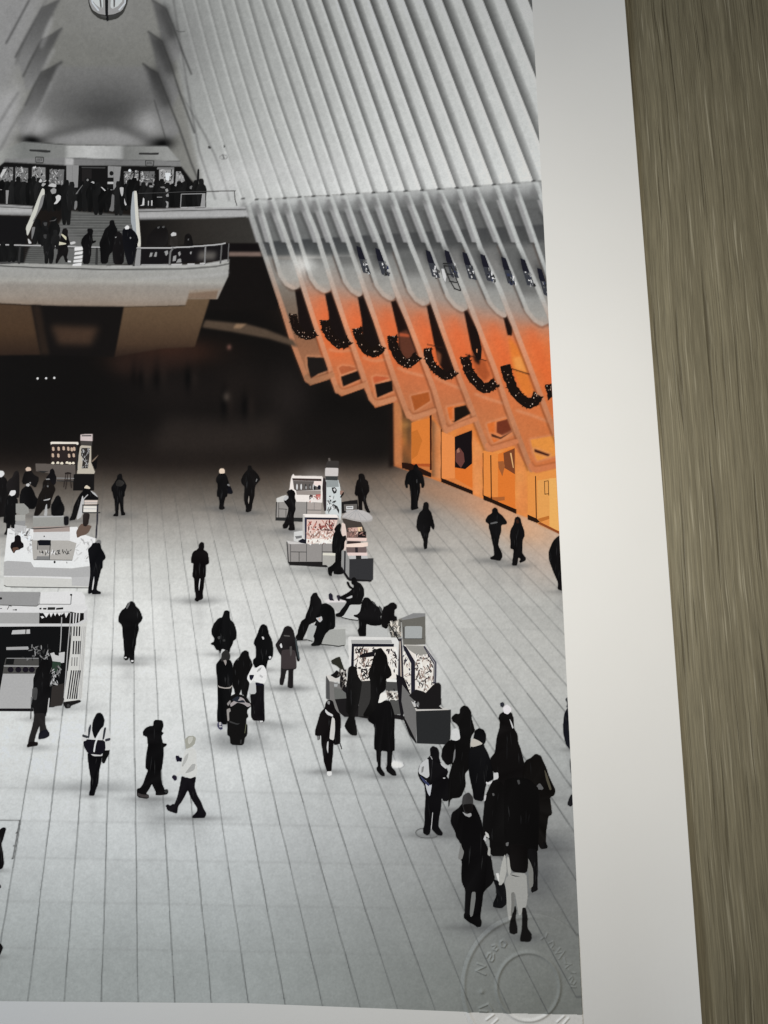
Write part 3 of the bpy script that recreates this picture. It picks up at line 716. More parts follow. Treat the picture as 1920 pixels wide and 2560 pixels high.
# signs over the doors
layer('wall_sign', [(52, 'Z1', '192,968 325,975 326,986 300,988 192,978')], smooth=0)
layer('wall_sign', [(52, 'Z1', '902,990 980,992 1028,990 1026,1002 985,1003 902,1000')], smooth=0)
for x0, y0 in ((230, 1018), (944, 1040)):
    q = [bar('Z1', [(x0, y0), (x0 + 52, y0 + 2)], 1.2, 40), bar('Z1', [(x0 + 52, y0 + 2), (x0 + 50, y0 + 36)], 1.2, 40), bar('Z1', [(x0 + 50, y0 + 36), (x0 + 2, y0 + 34)], 1.2, 40), bar('Z1', [(x0 + 2, y0 + 34), (x0, y0)], 1.2, 40)]
    for k in range(4): q.append(bar('Z1', [(x0 + 12 + 9 * k, y0 + 9), (x0 + 11 + 9 * k, y0 + 26)], 1.1, 70))
    layer('door_sign', q)
# upper doors and windows
def window_(pts, tone, seed, fr='B1', n=26):
    layer('window', [(tone, fr, pts, 0)] + bits(fr, pts, n, 3.0, [30, 60, 90, 175, 190, 150], seed, 1.3))
window_('160,245 290,250 288,400 160,380', 112, 1); window_('335,240 470,245 470,395 330,380', 128, 2); window_('515,265 665,265 655,420 512,420', 108, 3); window_('0,350 40,240 135,242 130,390 0,390', 118, 4)
window_('1285,285 1380,285 1375,400 1290,400', 110, 5); window_('1400,280 1440,280 1430,380 1395,380', 128, 6, n=8); window_('130,285 275,285 265,430 125,430', 104, 7, 'B2'); window_('325,265 475,265 470,400 420,430 325,380', 150, 8, 'B2'); window_('500,285 545,285 590,380 490,440', 150, 9, 'B2', 8)
split_layer('window_highlight', [(226, 'B2', '385,300 440,300 440,330 430,335 425,380 395,375 390,345', 0), (120, 'B2', '305,242 478,242 478,262 300,262', 0), (226, 'B1', '1330,270 1350,258 1362,285 1335,290'), (196, 'B1', '0,330 35,262 70,255 60,280 10,360', 0), (206, 'B1', '340,238 372,236 370,252 345,254')])
layer('doorway', [((20, 19, 19), 'B1', '818,225 1112,230 1112,480 808,480', 0), (64, 'B1', '845,236 1095,240 1090,254 848,250', 0), ((34, 32, 32), 'B1', '850,260 950,262 950,440 850,440', 0)])
for s in ('690,218 816,222 806,450 690,450', '1120,230 1254,236 1232,420 1196,470 1118,480'):
    layer('pillar', [(138, 'B1', s, 0), bar('B1', '752,225 748,420' if s[0] == '6' else '1180,235 1176,420', 1.0, 120)])
split_layer('notice', [disc('B1', 1156, 304, 22, 24, 26), (24, 'B1', '1118,348 1178,348 1178,391 1118,391', 0), (22, 'B1', '1116,416 1174,416 1176,472 1120,470', 0), (186, 'B1', '1116,394 1176,394 1176,414 1116,414', 0)])

# the crowd on the upper landing
def bystander(fr, x, yh, w, yf, tone=15, hat=None, seed=0, lab=None):
    r = random.Random(seed + int(x * 7)); h = w * 0.30; j = lambda: r.uniform(-0.06, 0.06) * w
    p = [(x - h, yh + h), (x - h * .7 + j(), yh), (x + h * .7, yh + j() * .3), (x + h, yh + h * 1.2), (x + h * .9, yh + h * 2.1), (x + w * .5 + j(), yh + h * 3), (x + w * .6 + j(), yh + w * 1.4), (x + w * .52 + j(), yf - w * .9),
         (x + w * .40, yf), (x + w * .06, yf), (x, yf - w * .7), (x - w * .1, yf), (x - w * .42, yf), (x - w * .5 + j(), yf - w * .9), (x - w * .62 + j(), yh + w * 1.4), (x - w * .5, yh + h * 3), (x - h * .9, yh + h * 2)]
    q = [((tone, tone, tone), fr, p)]
    if hat: q.append((hat, fr, [(x - h * 1.05, yh + h * .8), (x - h * .6, yh - h * .3), (x + h * .5, yh - h * .35), (x + h, yh + h * .8)]))
    layer('person', q, lab)
for i, (x, yh, w, yf) in enumerate([(20, 375, 85, 600), (75, 385, 80, 610), (130, 375, 80, 620), (190, 338, 85, 620), (250, 390, 80, 625), (310, 355, 80, 630), (350, 335, 80, 640), (400, 350, 80, 655), (470, 395, 85, 690), (530, 430, 90, 700), (590, 420, 85, 690), (690, 372, 90, 840),
        (745, 392, 95, 690), (850, 385, 90, 700), (905, 350, 100, 700), (960, 360, 110, 705), (1020, 400, 100, 735), (1075, 440, 110, 710), (1130, 470, 70, 690), (1230, 385, 95, 740), (1290, 420, 80, 690), (1340, 375, 90, 680), (1395, 350, 90, 660)]):
    bystander('B1', x, yh, w, yf, 13 + (i * 7) % 17, None, i)
for i, (x, yh, w, yf) in enumerate([(30, 365, 90, 640), (90, 400, 80, 650), (160, 395, 80, 655), (230, 400, 90, 660), (300, 390, 90, 662), (350, 362, 90, 662), (410, 400, 90, 660), (470, 420, 80, 655), (530, 385, 90, 652), (590, 390, 80, 650), (640, 388, 80, 650), (705, 375, 85, 648), (760, 362, 85, 645)]):
    bystander('B2', x, yh, w, yf, 13 + (i * 5) % 16, None, 50 + i)
layer('pole', [((20, 20, 22), 'B2', '722,262 737,262 738,330 732,390 716,390')])
split_layer('crowd_highlight', [(190, 'B1', '500,430 540,405 585,420 580,450 510,440'), (150, 'B1', '520,480 555,455 585,470 580,510 540,520'), (205, 'B1', '575,545 605,525 632,540 628,575 590,620 555,625 585,585'), (165, 'B1', '440,405 480,410 450,440 430,435'), (190, 'B1', '400,395 420,355 440,380 425,400'),
    (120, 'B1', '776,590 802,592 800,650 780,685 768,672'), (110, 'B1', '780,520 850,430 865,420 815,490 800,520'), (190, 'B1', '1045,446 1058,446 1098,482 1085,488', 0), (170, 'B1', '940,400 960,385 980,395 975,415 955,402'), (130, 'B1', '895,372 912,358 922,376 905,388'),
    (180, 'B1', '1240,450 1282,450 1280,490 1275,530 1262,545 1250,510'), (110, 'B1', '1160,520 1186,530 1185,600 1180,690 1170,700 1130,690 1150,640'), (190, 'B1', '1290,560 1300,600 1315,630 1300,640 1288,610'), (200, 'B1', '1484,555 1498,570 1496,635 1475,640 1452,640 1475,628', 0), (190, 'B1', '1535,590 1545,590 1542,640 1534,638', 0), (190, 'B1', '1568,585 1582,585 1580,640 1568,640', 0),
    (150, 'B2', '218,432 260,430 262,448 225,450'), (120, 'B2', '330,445 375,440 390,460 350,458'), (150, 'B2', '385,470 410,460 420,490 395,500'), (140, 'B2', '392,530 418,510 425,545 400,550'), (150, 'B2', '388,590 420,600 418,660 392,660 405,625'), (150, 'B2', '300,548 355,548 355,555 300,555', 0), (140, 'B1', '60,480 92,480 78,620 62,620', 0), (150, 'B2', '480,430 510,410 500,440'), (110, 'B2', '640,440 668,430 660,470 640,465'), (140, 'B1', '1550,430 1585,430 1588,445 1550,446')])
# railings and banisters
layer('banister', [((202, 202, 194), 'B1', '438,456 462,470 464,520 430,640 400,700 350,800 300,925 284,955 268,868 300,800 345,690 392,565'), (128, 'B1', '430,540 464,520 440,640 404,700 352,800 335,810 380,720')], 'pale banister on the left side of the stairs')
layer('banister', [((160, 166, 170), 'B1', '1374,500 1392,485 1418,700 1440,860 1420,960 1380,900 1358,800 1356,680'), ((208, 207, 198), 'B1', '1388,486 1420,488 1432,700 1448,860 1462,1064 1424,1064 1412,880 1400,700'), (148, 'B1', '1424,1068 1462,1068 1452,1264 1394,1262', 0)], 'pale banister on the right side of the stairs')
split_layer('railing_bar', [bar('B2', '110,512 400,505 560,497 820,492 1115,487', 1.4, 70), bar('B2', '1104,490 1110,580 1130,640', 1.6, 100), bar('B2', '555,520 800,515', 1.8, 150), bar('B2', '553,518 545,655', 2.2, 140), bar('B2', '545,660 800,652', 1.6, 176), (150, 'B2', '770,515 802,512 798,650 752,652', 0), bar('B1', '-30,470 20,475', 1.4, 150)], smooth=0)
split_layer('railing_bar', [bar('B1', '-40,1043 280,1052 600,1060 860,1068 1150,1075 1470,1078', 2.6, 176), bar('B1', '-40,1054 600,1072 1460,1088', 1.4, 44), bar('B2', '50,1078 430,1077 640,1066 830,1052 960,1040 1012,1028', 2.6, 178)]
      + [bar('B1', a, 5, t) for a, t in (('210,1055 195,1240', 50), ('1005,1075 1000,1250', 52), ('1405,1080 1385,1265', 60), ('0,1235 180,1225', 70))] + [bar('B2', a, b, t) for a, b, t in (('470,1075 440,1120 430,1255', 4, 112), ('803,1065 795,1250', 3, 130), ('972,1045 958,1240', 3, 96), ('1046,1030 1036,1220', 2, 100), ('140,1252 420,1250', 1.6, 160), ('450,1250 560,1248', 2.4, 190), ('616,1245 690,1245', 2.4, 190), ('745,1240 800,1238', 2.4, 190))], smooth=0)
layer('striped_barrier', [(226, 'B1', s, 0) for s in ('775,1072 860,1068 858,1098 775,1108', '778,1124 858,1112 852,1140 772,1148', '770,1170 856,1155 850,1185 768,1190', '765,1205 852,1196 846,1222 762,1228', '758,1245 846,1232 842,1262 752,1262')], 'white striped barrier on the stair landing')
# people on the lower landing
layer('person', [(BK2, 'B1', '640,930 655,880 685,872 705,900 700,940 720,1020 745,1035 700,1050 708,1110 690,1180 712,1218 680,1228 656,1150 620,1185 590,1245 575,1225 600,1120 600,1050 620,1005'), ((206, 202, 176), 'B1', '636,932 655,938 690,965 688,1000 664,975 640,948'), ((206, 202, 180), 'B1', '600,1010 690,1030 680,1042 588,1052 605,1030'), (200, 'B1', '722,1024 770,1010 788,1028 735,1044'), (206, 'B1', '700,1210 735,1212 738,1228 705,1225')], 'printed figure in a reflective vest on the stair landing')
layer('person', [(BK, 'B1', '905,880 958,882 966,905 955,945 962,1008 998,1002 990,1018 950,1036 945,1130 925,1245 858,1242 864,1100 840,1030 850,985 880,945 912,925')], 'dark figure with cap reading on the stair landing')
layer('person', [(BK, 'B1', '1140,800 1160,788 1182,795 1190,840 1220,890 1210,1000 1180,1100 1130,1150 1115,1240 1045,1240 1040,1100 1030,1030 1060,960 1090,880 1135,845')])
layer('person', [((22, 20, 21), 'B1', '1195,930 1230,905 1262,930 1278,1000 1290,1100 1280,1245 1180,1250 1165,1120 1180,1000')])
layer('person', [((17, 17, 21), 'B1', '1270,890 1300,870 1365,880 1400,910 1425,950 1438,1000 1420,1060 1385,1240 1330,1262 1300,1160 1270,1010'), (224, 'B1', '1293,866 1318,842 1340,856 1338,882 1302,888'), (130, 'B1', '1345,965 1362,965 1358,985 1348,985')], 'figure with a white hat at the foot of the stairs')
for i, (x, yh, w, yf, t) in enumerate([(390, 780, 100, 1040, 20), (465, 800, 100, 1060, 24), (560, 755, 100, 1040, 19), (505, 930, 95, 1240, 22), (575, 890, 80, 1090, 26), (120, 1000, 90, 1225, 22), (30, 1010, 90, 1220, 20)]):
    bystander('B1', x, yh, w, yf, t, None, 80 + i)
split_layer('crowd_highlight', [(70, 'B1', '448,815 492,812 482,850 460,850'), (62, 'B1', '450,940 485,935 480,985 455,975'), (84, 'B1', '505,800 560,790 590,770 570,800'), (120, 'B1', '330,865 368,858 350,940 328,1000'), (204, 'B1', '288,975 330,1030 298,1034'), (150, 'B1', '1190,965 1212,960 1200,978')])
layer('person', [((44, 41, 39), 'B2', '442,960 500,950 525,1000 520,1060 432,1055'), (196, 'B2', '444,935 468,914 500,925 500,950 452,958')], 'figure with a white hat behind the glass railing')
layer('person', [((24, 22, 22), 'B2', '200,960 260,890 310,850 350,845 400,870 420,950 410,1060 190,1060'), (84, 'B2', '302,862 330,852 326,872 308,880'), (80, 'B2', '352,856 380,850 376,872 356,870')])
layer('person', [((20, 18, 18), 'B2', '580,1060 590,950 625,925 655,950 680,1060'), (90, 'B2', '618,985 634,980 632,1000 620,1000')])
split_layer('crowd_highlight', [(150, 'B2', s, 0) for s in ('232,1130 256,1130 244,1165 222,1170', '285,1120 302,1125 292,1170 270,1165', '378,1115 410,1105 416,1135 395,1160', '520,1125 540,1115 546,1145 530,1165', '645,1118 660,1118 656,1142 644,1140', '470,1165 500,1155 495,1210 465,1215', '520,1195 545,1190 555,1225 500,1230')] + [(150, 'B1', '1562,1130 1582,1130 1572,1165 1552,1165', 0)])

# windows high between the ribs, with their sparkle
for i, (x, y) in enumerate(((900, 645), (947, 650), (1073, 655), (1120, 655), (1165, 660), (1210, 665), (1262, 672), (1310, 676), (1352, 700))):
    r = random.Random(300 + i)
    q = [((28, 28, 38), 'X', [(x - 9, y - 30), (x + 2, y - 26), (x + 16, y + 12), (x + 4, y + 16), (x - 4, y - 4)], 0), ((58, 60, 66), 'X', [(x - 2, y + 2), (x + 14, y + 4), (x + 27, y + 40), (x + 8, y + 36)], 0)]
    for _ in range(15):
        u, v = r.random(), r.random(); bx_, by_ = x + 1 + 15 * u + 11 * v, y + 2 + 34 * v; l = r.uniform(3, 9)
        q.append((r.choice([40, 30, 90, 120, 196, 226, 150, 60, (50, 56, 84)]), 'X', [(bx_, by_), (bx_ + r.uniform(1.5, 4), by_ + 0.5), (bx_ + r.uniform(2, 6), by_ + l), (bx_ + r.uniform(0, 2), by_ + l + 1)], 0))
    layer('rib_window', q, smooth=0)
layer('step_ladder', [bar('F5', a, w, 34) for a, w in (('445,742 525,745', 2.4), ('450,765 535,770', 2), ('480,850 560,855', 2), ('510,925 590,940', 2), ('560,1000 630,1025', 2), ('455,765 510,905 570,1010', 1.8), ('530,770 600,940 630,1020', 1.8))] + [(206, 'F5', '430,795 455,800 480,880 470,935 445,880')], smooth=0)

# garlands with lights
GAR = [('O1', '215,275 225,350 262,430 330,500 400,490 455,462', 62), ('O1', '550,335 552,400 600,500 680,580 740,585 800,540', 74), ('O1', '882,420 905,520 960,620 1040,685 1105,650 1135,600', 74), ('O1', '1250,500 1255,600 1310,720 1400,790 1460,760 1510,700', 74),
       ('O2', '205,625 215,740 275,840 385,915 440,900 485,860', 66), ('O2', '592,715 625,850 690,960 790,1050 850,1030 910,980', 78), ('O2', '1010,800 1050,960 1110,1090 1240,1205 1310,1180 1350,1110', 80), ('O2', '1470,1000 1480,1060 1500,1140', 70)]
for i, (fr, s, wd) in enumerate(GAR):
    k = FR[fr][2]; c = chaikin(T(fr, s), 2, False); d = np.gradient(c, axis=0); d /= np.linalg.norm(d, axis=1)[:, None]
    n_ = np.stack([-d[:, 1], d[:, 0]], 1); r = random.Random(i + 30); hw = wd / k / 1.65
    out = [tuple(a + b * hw * r.uniform(0.85, 1.18)) for a, b in zip(c, n_)]; inn = [tuple(a - b * hw * r.uniform(0.85, 1.18)) for a, b in zip(c, n_)]
    q = [((24, 16, 13), 'X', out + inn[::-1], 0)]
    for _ in range(44): # ragged needles
        j = r.randrange(len(c)); s_ = r.choice((-1, 1)); a = r.uniform(0, 6.28); p0 = c[j] + n_[j] * s_ * hw * 0.9
        q.append(((24, 17, 13), 'X', [tuple(p0 + np.array((math.cos(a + t), math.sin(a + t))) * z) for t, z in ((0, 5.6), (1.7, 1.6), (3.1, 4.2), (4.6, 1.6))], 0))
    for _ in range(24 if i < 7 else 6):
        j = r.randrange(len(c)); p0 = c[j] + n_[j] * r.uniform(-0.8, 0.8) * hw; z = r.uniform(0.7, 1.6)
        q.append((r.choice([(206, 184, 166), (176, 146, 126), (60, 42, 34), (66, 48, 40), (150, 120, 104), (90, 66, 54), (110, 84, 70)]), 'X', [tuple(p0 + np.array((math.cos(t), math.sin(t) * 1.3)) * z) for t in (0, 1.3, 2.6, 3.9, 5.2)], 0))
    layer('garland', q, smooth=0)
layer('pendant', [((26, 17, 15), 'O2', '645,400 690,390 730,480 762,620 758,740 720,750 690,690 665,640 660,560'), ((196, 130, 90), 'O2', '708,630 722,632 718,675 708,665')])

# shop fronts
def shopwin(main, *more): layer('shop_window', [(c, 'S', s, 0) for c, s in (main,) + more], smooth=0)
shopwin(((218, 124, 54), '185,215 355,170 358,600 185,605'), ((198, 112, 46), '185,300 240,280 285,380 240,520 188,560'), ((176, 84, 40), '185,600 358,600 360,628 190,620'), ((60, 26, 16), '356,150 372,140 372,660 358,660'), ((38, 20, 14), '92,590 180,600 370,690 368,728 95,640'))
shopwin(((230, 140, 76), '468,300 590,350 592,735 468,745'), ((222, 116, 46), '592,640 755,600 758,830 600,740'), ((22, 16, 18), '592,348 752,286 754,600 690,652 594,636'), ((104, 62, 56), '600,480 640,450 675,500 685,580 650,640 600,580'), ((160, 112, 92), '610,470 630,450 640,490 615,500'), ((34, 20, 14), '464,735 760,855 760,890 466,772'), ((60, 30, 16), '462,280 467,270 468,745 462,745'))
shopwin(((228, 138, 66), '862,480 995,505 1000,915 865,905'), ((222, 120, 48), '1000,510 1155,450 1160,1030 1000,960'), ((120, 66, 40), '1050,500 1155,455 1158,700 1060,640'), ((160, 92, 50), '1000,580 1050,575 1065,620 1040,720 1005,640'), ((170, 96, 48), '945,920 1062,910 1062,945 950,958'), ((46, 24, 14), '926,520 936,520 942,960 932,955'), ((36, 20, 12), '860,895 945,935 1170,1030 1170,1072 940,968 862,940'), ((70, 36, 20), '856,500 861,500 862,900 857,900'), ((224, 176, 120), '1112,500 1126,498 1148,640 1140,640'))
shopwin(((228, 146, 72), '1282,720 1540,660 1580,1255 1380,1150 1282,1100'), ((228, 160, 86), '1370,760 1480,740 1482,1100 1372,1130'), ((234, 174, 96), '1482,740 1545,735 1575,1240 1484,1190'), ((50, 26, 14), '1348,718 1357,716 1366,1150 1357,1150'), ((38, 22, 14), '1280,1080 1366,1118 1396,1150 1366,1158 1280,1125'), ((140, 72, 34), '1396,1150 1580,1238 1580,1262 1380,1165'), ((190, 112, 48), '1372,1120 1480,1090 1484,1120 1400,1150'), ((60, 34, 18), '1434,765 1440,765 1444,890 1438,890'), ((60, 34, 18), '1470,760 1476,760 1480,900 1474,900'), ((60, 34, 18), '1434,765 1474,758 1474,764 1434,771'), ((60, 34, 18), '1438,884 1480,880 1480,886 1438,892'))

# ---- people near the shops
layer('person', [(BK, 'S', '205,615 230,600 248,625 245,655 280,680 300,740 306,800 296,830 280,828 275,790 262,780 266,850 245,950 240,1000 252,1022 185,1040 178,1020 180,940 172,850 165,800 148,790 150,830 130,828 120,780 135,700 165,665 200,655'), (60, 'S', '228,750 238,745 240,780 230,785')], 'dark figure walking out of the orange shop light')
layer('person', [(BK, 'S', '298,970 325,960 345,975 345,1030 370,1060 385,1120 402,1190 395,1220 380,1215 365,1180 360,1230 345,1260 335,1330 330,1400 305,1408 298,1370 300,1330 280,1280 265,1235 250,1240 230,1200 232,1170 240,1110 260,1060 290,1035')])
layer('person', [(BK, 'S', '945,1030 970,1012 995,1030 1000,1060 1040,1090 1085,1150 1080,1170 1030,1175 1028,1240 1010,1300 1000,1370 1035,1440 1040,1480 1020,1515 985,1510 930,1500 925,1485 965,1465 960,1400 940,1310 925,1240 912,1200 915,1170 885,1150 882,1130 905,1090 945,1065'), (96, 'S', '925,1160 980,1145 1000,1152 985,1162 930,1172')])
layer('person', [(BK, 'S', '1160,1110 1185,1098 1210,1115 1222,1170 1245,1230 1250,1280 1230,1320 1230,1400 1225,1440 1265,1495 1255,1515 1210,1535 1200,1520 1215,1500 1190,1480 1180,1560 1135,1560 1132,1545 1150,1410 1115,1400 1118,1330 1110,1280 1120,1220 1150,1170'), ((52, 32, 24), 'S', '1165,1130 1190,1125 1200,1160 1175,1165')])
layer('person', [(BK, 'R', '300,155 345,150 345,515 325,510 295,500 300,460 265,380 240,310 238,255 265,190')])

# ---- far kiosk at the left and the crowd before it
layer('kiosk', [((96, 89, 84), 'K1', '460,515 650,520 975,530 975,740 730,745 720,650 470,610', 0), ((44, 36, 35), 'K1', '655,240 1015,245 990,275 985,530 660,520 660,270', 0), ((238, 228, 216), 'K1', '655,238 670,232 1010,236 1018,262 1000,270 985,258 675,258 660,268', 0),
    ((190, 182, 168), 'K1', '1040,290 1060,276 1180,284 1180,500 1228,620 1220,645 1000,642 1015,480 1028,360', 0), ((52, 48, 46), 'K1', '1052,310 1165,310 1160,420 1140,575 1060,575 1075,450 1050,400', 0), ((206, 192, 190), 'K1', '1045,138 1196,132 1196,222 1044,215', 0), (70, 'K1', '1058,146 1185,144 1185,160 1060,160', 0), ((70, 66, 64), 'K1', '1044,215 1194,222 1190,284 1050,276', 0),
    ((22, 20, 20), 'K1', '955,650 1222,648 1216,862 948,862', 0), ((128, 112, 98), 'K1', '1190,480 1275,400 1240,450 1195,495', 0), (BK, 'K1', '1186,500 1260,450 1250,570 1232,590', 0), (44, 'K1', '480,605 640,612 560,632', 0), bar('K1', '730,700 960,705', 2, 140), bar('K1', '735,735 955,740', 2.4, 48), bar('K1', '990,270 1000,600', 3, 40)]
    + [((196, 172, 152), 'K1', [(x - 15, y - 20), (x, y - 26), (x + 14, y - 16), (x + 17, y + 20), (x + 2, y + 28), (x - 14, y + 18)], 0) for x, y in ((690, 322), (760, 320), (825, 315), (885, 320), (930, 328), (962, 322), (685, 405), (756, 408), (895, 410), (955, 405))]
    + [((236, 226, 206), 'K1', [(x - 22, y + 10), (x - 10, y - 14), (x + 12, y - 16), (x + 24, y + 6), (x + 8, y + 16)], 0) for x, y in ((685, 505), (748, 502), (800, 508), (868, 500), (905, 508), (948, 506))] + bits('K1', '1055,310 1165,310 1140,570 1060,570', 26, 2.6, [190, 160, 120, 30], 61, 1.6), 'lit kiosk stand at the dark far end', smooth=0)
layer('stool', [((42, 36, 34), 'K1', '838,632 880,622 925,632 925,650 842,652')] + [bar('K1', s, 2.2, (48, 42, 40)) for s in ('855,650 825,820', '910,650 925,830', '880,650 850,845', '840,730 920,730')], smooth=0)
layer('person', [((22, 20, 20), 'K1', '0,690 40,676 90,720 110,900 90,1100 80,1200 -40,1210 -40,690'), (224, 'K1', '-30,605 40,608 58,650 20,692 -30,680')], 'figure with a white hat at the left edge of the crowd')
layer('person', [((28, 25, 25), 'K1', '190,620 225,605 248,640 252,900 240,965 90,900 78,770 120,720 160,690')])
layer('person', [(BK2, 'K1', '325,620 400,600 440,660 500,690 500,735 460,830 380,770 300,780 285,740 310,650'), ((212, 190, 172), 'K1', '330,582 355,558 395,565 402,605 345,612')])
layer('person', [((20, 18, 20), 'K1', '650,592 685,572 708,610 712,650 735,690 722,770 680,810 600,730 600,690 640,650')])
layer('person', [(BK, 'K1', '280,850 340,800 400,806 440,880 460,940 495,980 470,1060 440,1105 300,1090 250,1010 262,905'), (196, 'K1', '338,780 372,766 386,790 372,812 344,806'), (150, 'K1', '380,755 400,750 402,768 385,775')])
layer('person', [((26, 22, 20), 'K1', '560,740 610,705 650,740 700,800 720,850 690,920 660,1000 650,1095 570,1100 500,1190 438,1192 470,1060 500,930 550,840'), (140, 'K1', '590,712 640,704 650,722 600,724'), (110, 'K1', '606,796 630,796 628,820 610,818'), (176, 'K1', '560,985 640,965 655,958 640,985 570,995'), (176, 'K1', '590,1060 610,1030 612,1190 568,1192')])
layer('person', [(BK, 'K1', '725,940 755,924 780,945 795,1000 828,1055 836,1105 820,1190 668,1192 660,1060 700,990')], 'hooded dark figure seated behind the grey box')
layer('person', [((17, 16, 17), 'K1', '120,920 200,930 235,1000 215,1100 200,1250 190,1355 150,1362 142,1290 112,1400 118,1440 50,1432 80,1380 85,1285 42,1275 70,1100 80,970'), (224, 'K1', '118,910 140,862 200,858 206,890 190,920 150,936')], 'dark coat figure with a white cap at left of the counters')
layer('person', [(BK, 'K1', '1085,840 1165,838 1200,900 1275,955 1272,985 1090,982 1060,1000 1020,1100 980,1240 893,1252 930,1180 960,1050 1030,920 1075,868'), (190, 'K1', '1070,915 1092,1000 1062,1200 990,1245 1030,1080'), ((216, 204, 184), 'K1', '1085,832 1120,788 1168,822 1168,842'), (186, 'K1', '1168,858 1235,900 1272,955 1205,905'), bar('K1', '1140,915 1095,960 1080,990', 2, 190)], 'figure with a pale cap leaning over the menu stand')
layer('person', [(BK, 'P1', '140,118 162,100 186,108 188,150 215,185 233,220 228,255 215,290 213,330 200,350 200,420 203,490 222,515 215,532 180,535 176,510 170,450 160,390 152,420 150,500 145,545 95,540 100,522 118,515 115,440 110,370 98,345 92,300 78,270 76,240 105,200 135,150'), ((44, 42, 40), 'P1', '122,190 150,160 195,175 215,200 180,235 125,228')], 'figure in a padded jacket standing with back turned')
layer('person', [(BK, 'P1', '1198,98 1250,95 1275,130 1290,185 1300,210 1285,250 1282,300 1278,335 1258,345 1245,400 1240,435 1255,460 1225,475 1195,468 1195,440 1198,400 1192,345 1172,335 1172,290 1180,240 1178,205 1162,180 1165,140'), ((228, 208, 188), 'P1', '1195,66 1205,48 1240,48 1250,66 1250,97 1200,100'), ((18, 18, 24), 'P1', '1285,240 1310,230 1325,265 1337,298 1320,312 1280,304'), (120, 'P1', '1275,212 1295,204 1304,228 1285,228')], 'figure with a pale hat carrying a handbag')
layer('person', [(BK2, 'P1', '1495,15 1525,18 1535,50 1565,75 1600,115 1620,160 1590,200 1568,225 1562,280 1558,340 1540,400 1535,450 1525,488 1490,502 1468,492 1475,455 1455,395 1452,340 1455,290 1460,235 1430,205 1420,170 1440,120 1465,85 1490,60'), ((150, 142, 134), 'P1', '1503,322 1508,370 1500,418 1492,380'), (120, 'P1', '1582,150 1592,158 1578,186 1572,182')])
layer('person', [((14, 11, 12), 'P1', '1000,815 1015,808 1035,820 1040,860 1030,890 1060,905 1080,930 1085,980 1088,1030 1070,1042 1055,1045 1057,1100 1055,1160 1040,1185 1035,1270 1022,1340 1028,1390 1010,1408 985,1412 975,1427 945,1418 942,1398 955,1380 940,1300 935,1190 918,1165 922,1100 930,1030 905,1025 903,990 915,930 930,905 965,890 985,865 985,835'), (214, 'P1', '992,1188 1000,1190 992,1260 985,1320 981,1260')], 'dark figure in a long coat walking alone mid floor')

# ---- white stand and counters at the left
layer('counter', [(232, 'K2', '100,110 440,110 1000,90 1060,180 1240,240 1175,590 930,625 430,610 55,540 80,300'), (214, 'K2', '440,150 905,150 905,262 420,262', 0), ((166, 152, 146), 'K2', '432,92 905,80 905,150 432,158', 0), (60, 'K2', '375,110 650,98 905,84 905,90 650,112 440,122', 0), (150, 'K2', '200,20 330,10 320,80 215,105', 0), (186, 'K2', '190,60 345,80 335,170 185,160', 0), ((150, 150, 146), 'K1', '205,1032 310,1030 370,1090 375,1150 300,1182 205,1150', 0), ((168, 168, 164), 'K1', '198,1180 330,1178 322,1255 198,1252', 0)]
    + bits('K2', '130,120 420,130 420,400 330,420 330,200 140,180', 22, 6, [206, 190, 110, 240, 170], 71) + bits('K2', '1000,250 1230,260 1150,560 980,560', 12, 6, [200, 180, 214], 72), 'white counter with display boxes at the left', smooth=0)
layer('counter', [(176, 'K2', '55,540 100,528 400,545 440,612 930,628 1165,600 1168,735 930,745 50,720', 0), ((206, 206, 202), 'K2', '50,722 930,740 930,845 1150,850 1145,875 80,862 50,840', 0), (188, 'K2', '930,742 1166,735 1152,862 930,850', 0), bar('K2', '55,845 90,864 600,872 1146,880', 1.5, 40), (222, 'K2', '50,722 500,728 920,738 930,765 500,745 50,738', 0)], 'long white counter base in front of the display boxes', smooth=0)
layer('display_case', [((178, 175, 170), 'K2', '410,262 890,265 992,300 940,520 430,515', 0), ((20, 20, 26), 'K2', '488,268 520,258 655,260 662,330 498,330', 0), ((150, 146, 142), 'K2', '485,332 655,332 650,388 488,386', 0), bar('K2', '655,262 640,515', 2, 40), bar('K2', '440,515 935,522', 1.6, 70), bar('K2', '487,270 485,385', 1.5, 40), (130, 'K2', '480,470 640,470 640,515 470,512', 0)] + bits('K2', '510,400 930,390 900,440 520,445', 24, 3.4, [40, 60, 90, 226], 73) + [disc('K2', 708, 545, 14, 18, 50), disc('K2', 573, 212, 8, 11, 40), bar('K2', '865,540 868,562', 2, 120)], smooth=0)
layer('box', [((154, 154, 150), 'K1', '430,1196 825,1190 822,1322 430,1326', 0), (176, 'K1', '430,1196 825,1190 824,1205 430,1212', 0)], smooth=0)
layer('litter_bin', [((22, 21, 24), 'K1', '825,1206 860,1196 892,1204 886,1310 832,1312')])
layer('person', [((24, 20, 22), 'K2', '190,210 230,190 268,210 275,280 305,305 308,355 270,370 255,385 205,395 185,432 170,425 150,390 132,350 145,295 188,278'), ((96, 72, 60), 'K2', '160,360 230,350 250,382 205,385 182,425 170,420')], 'figure seated behind the white counter')
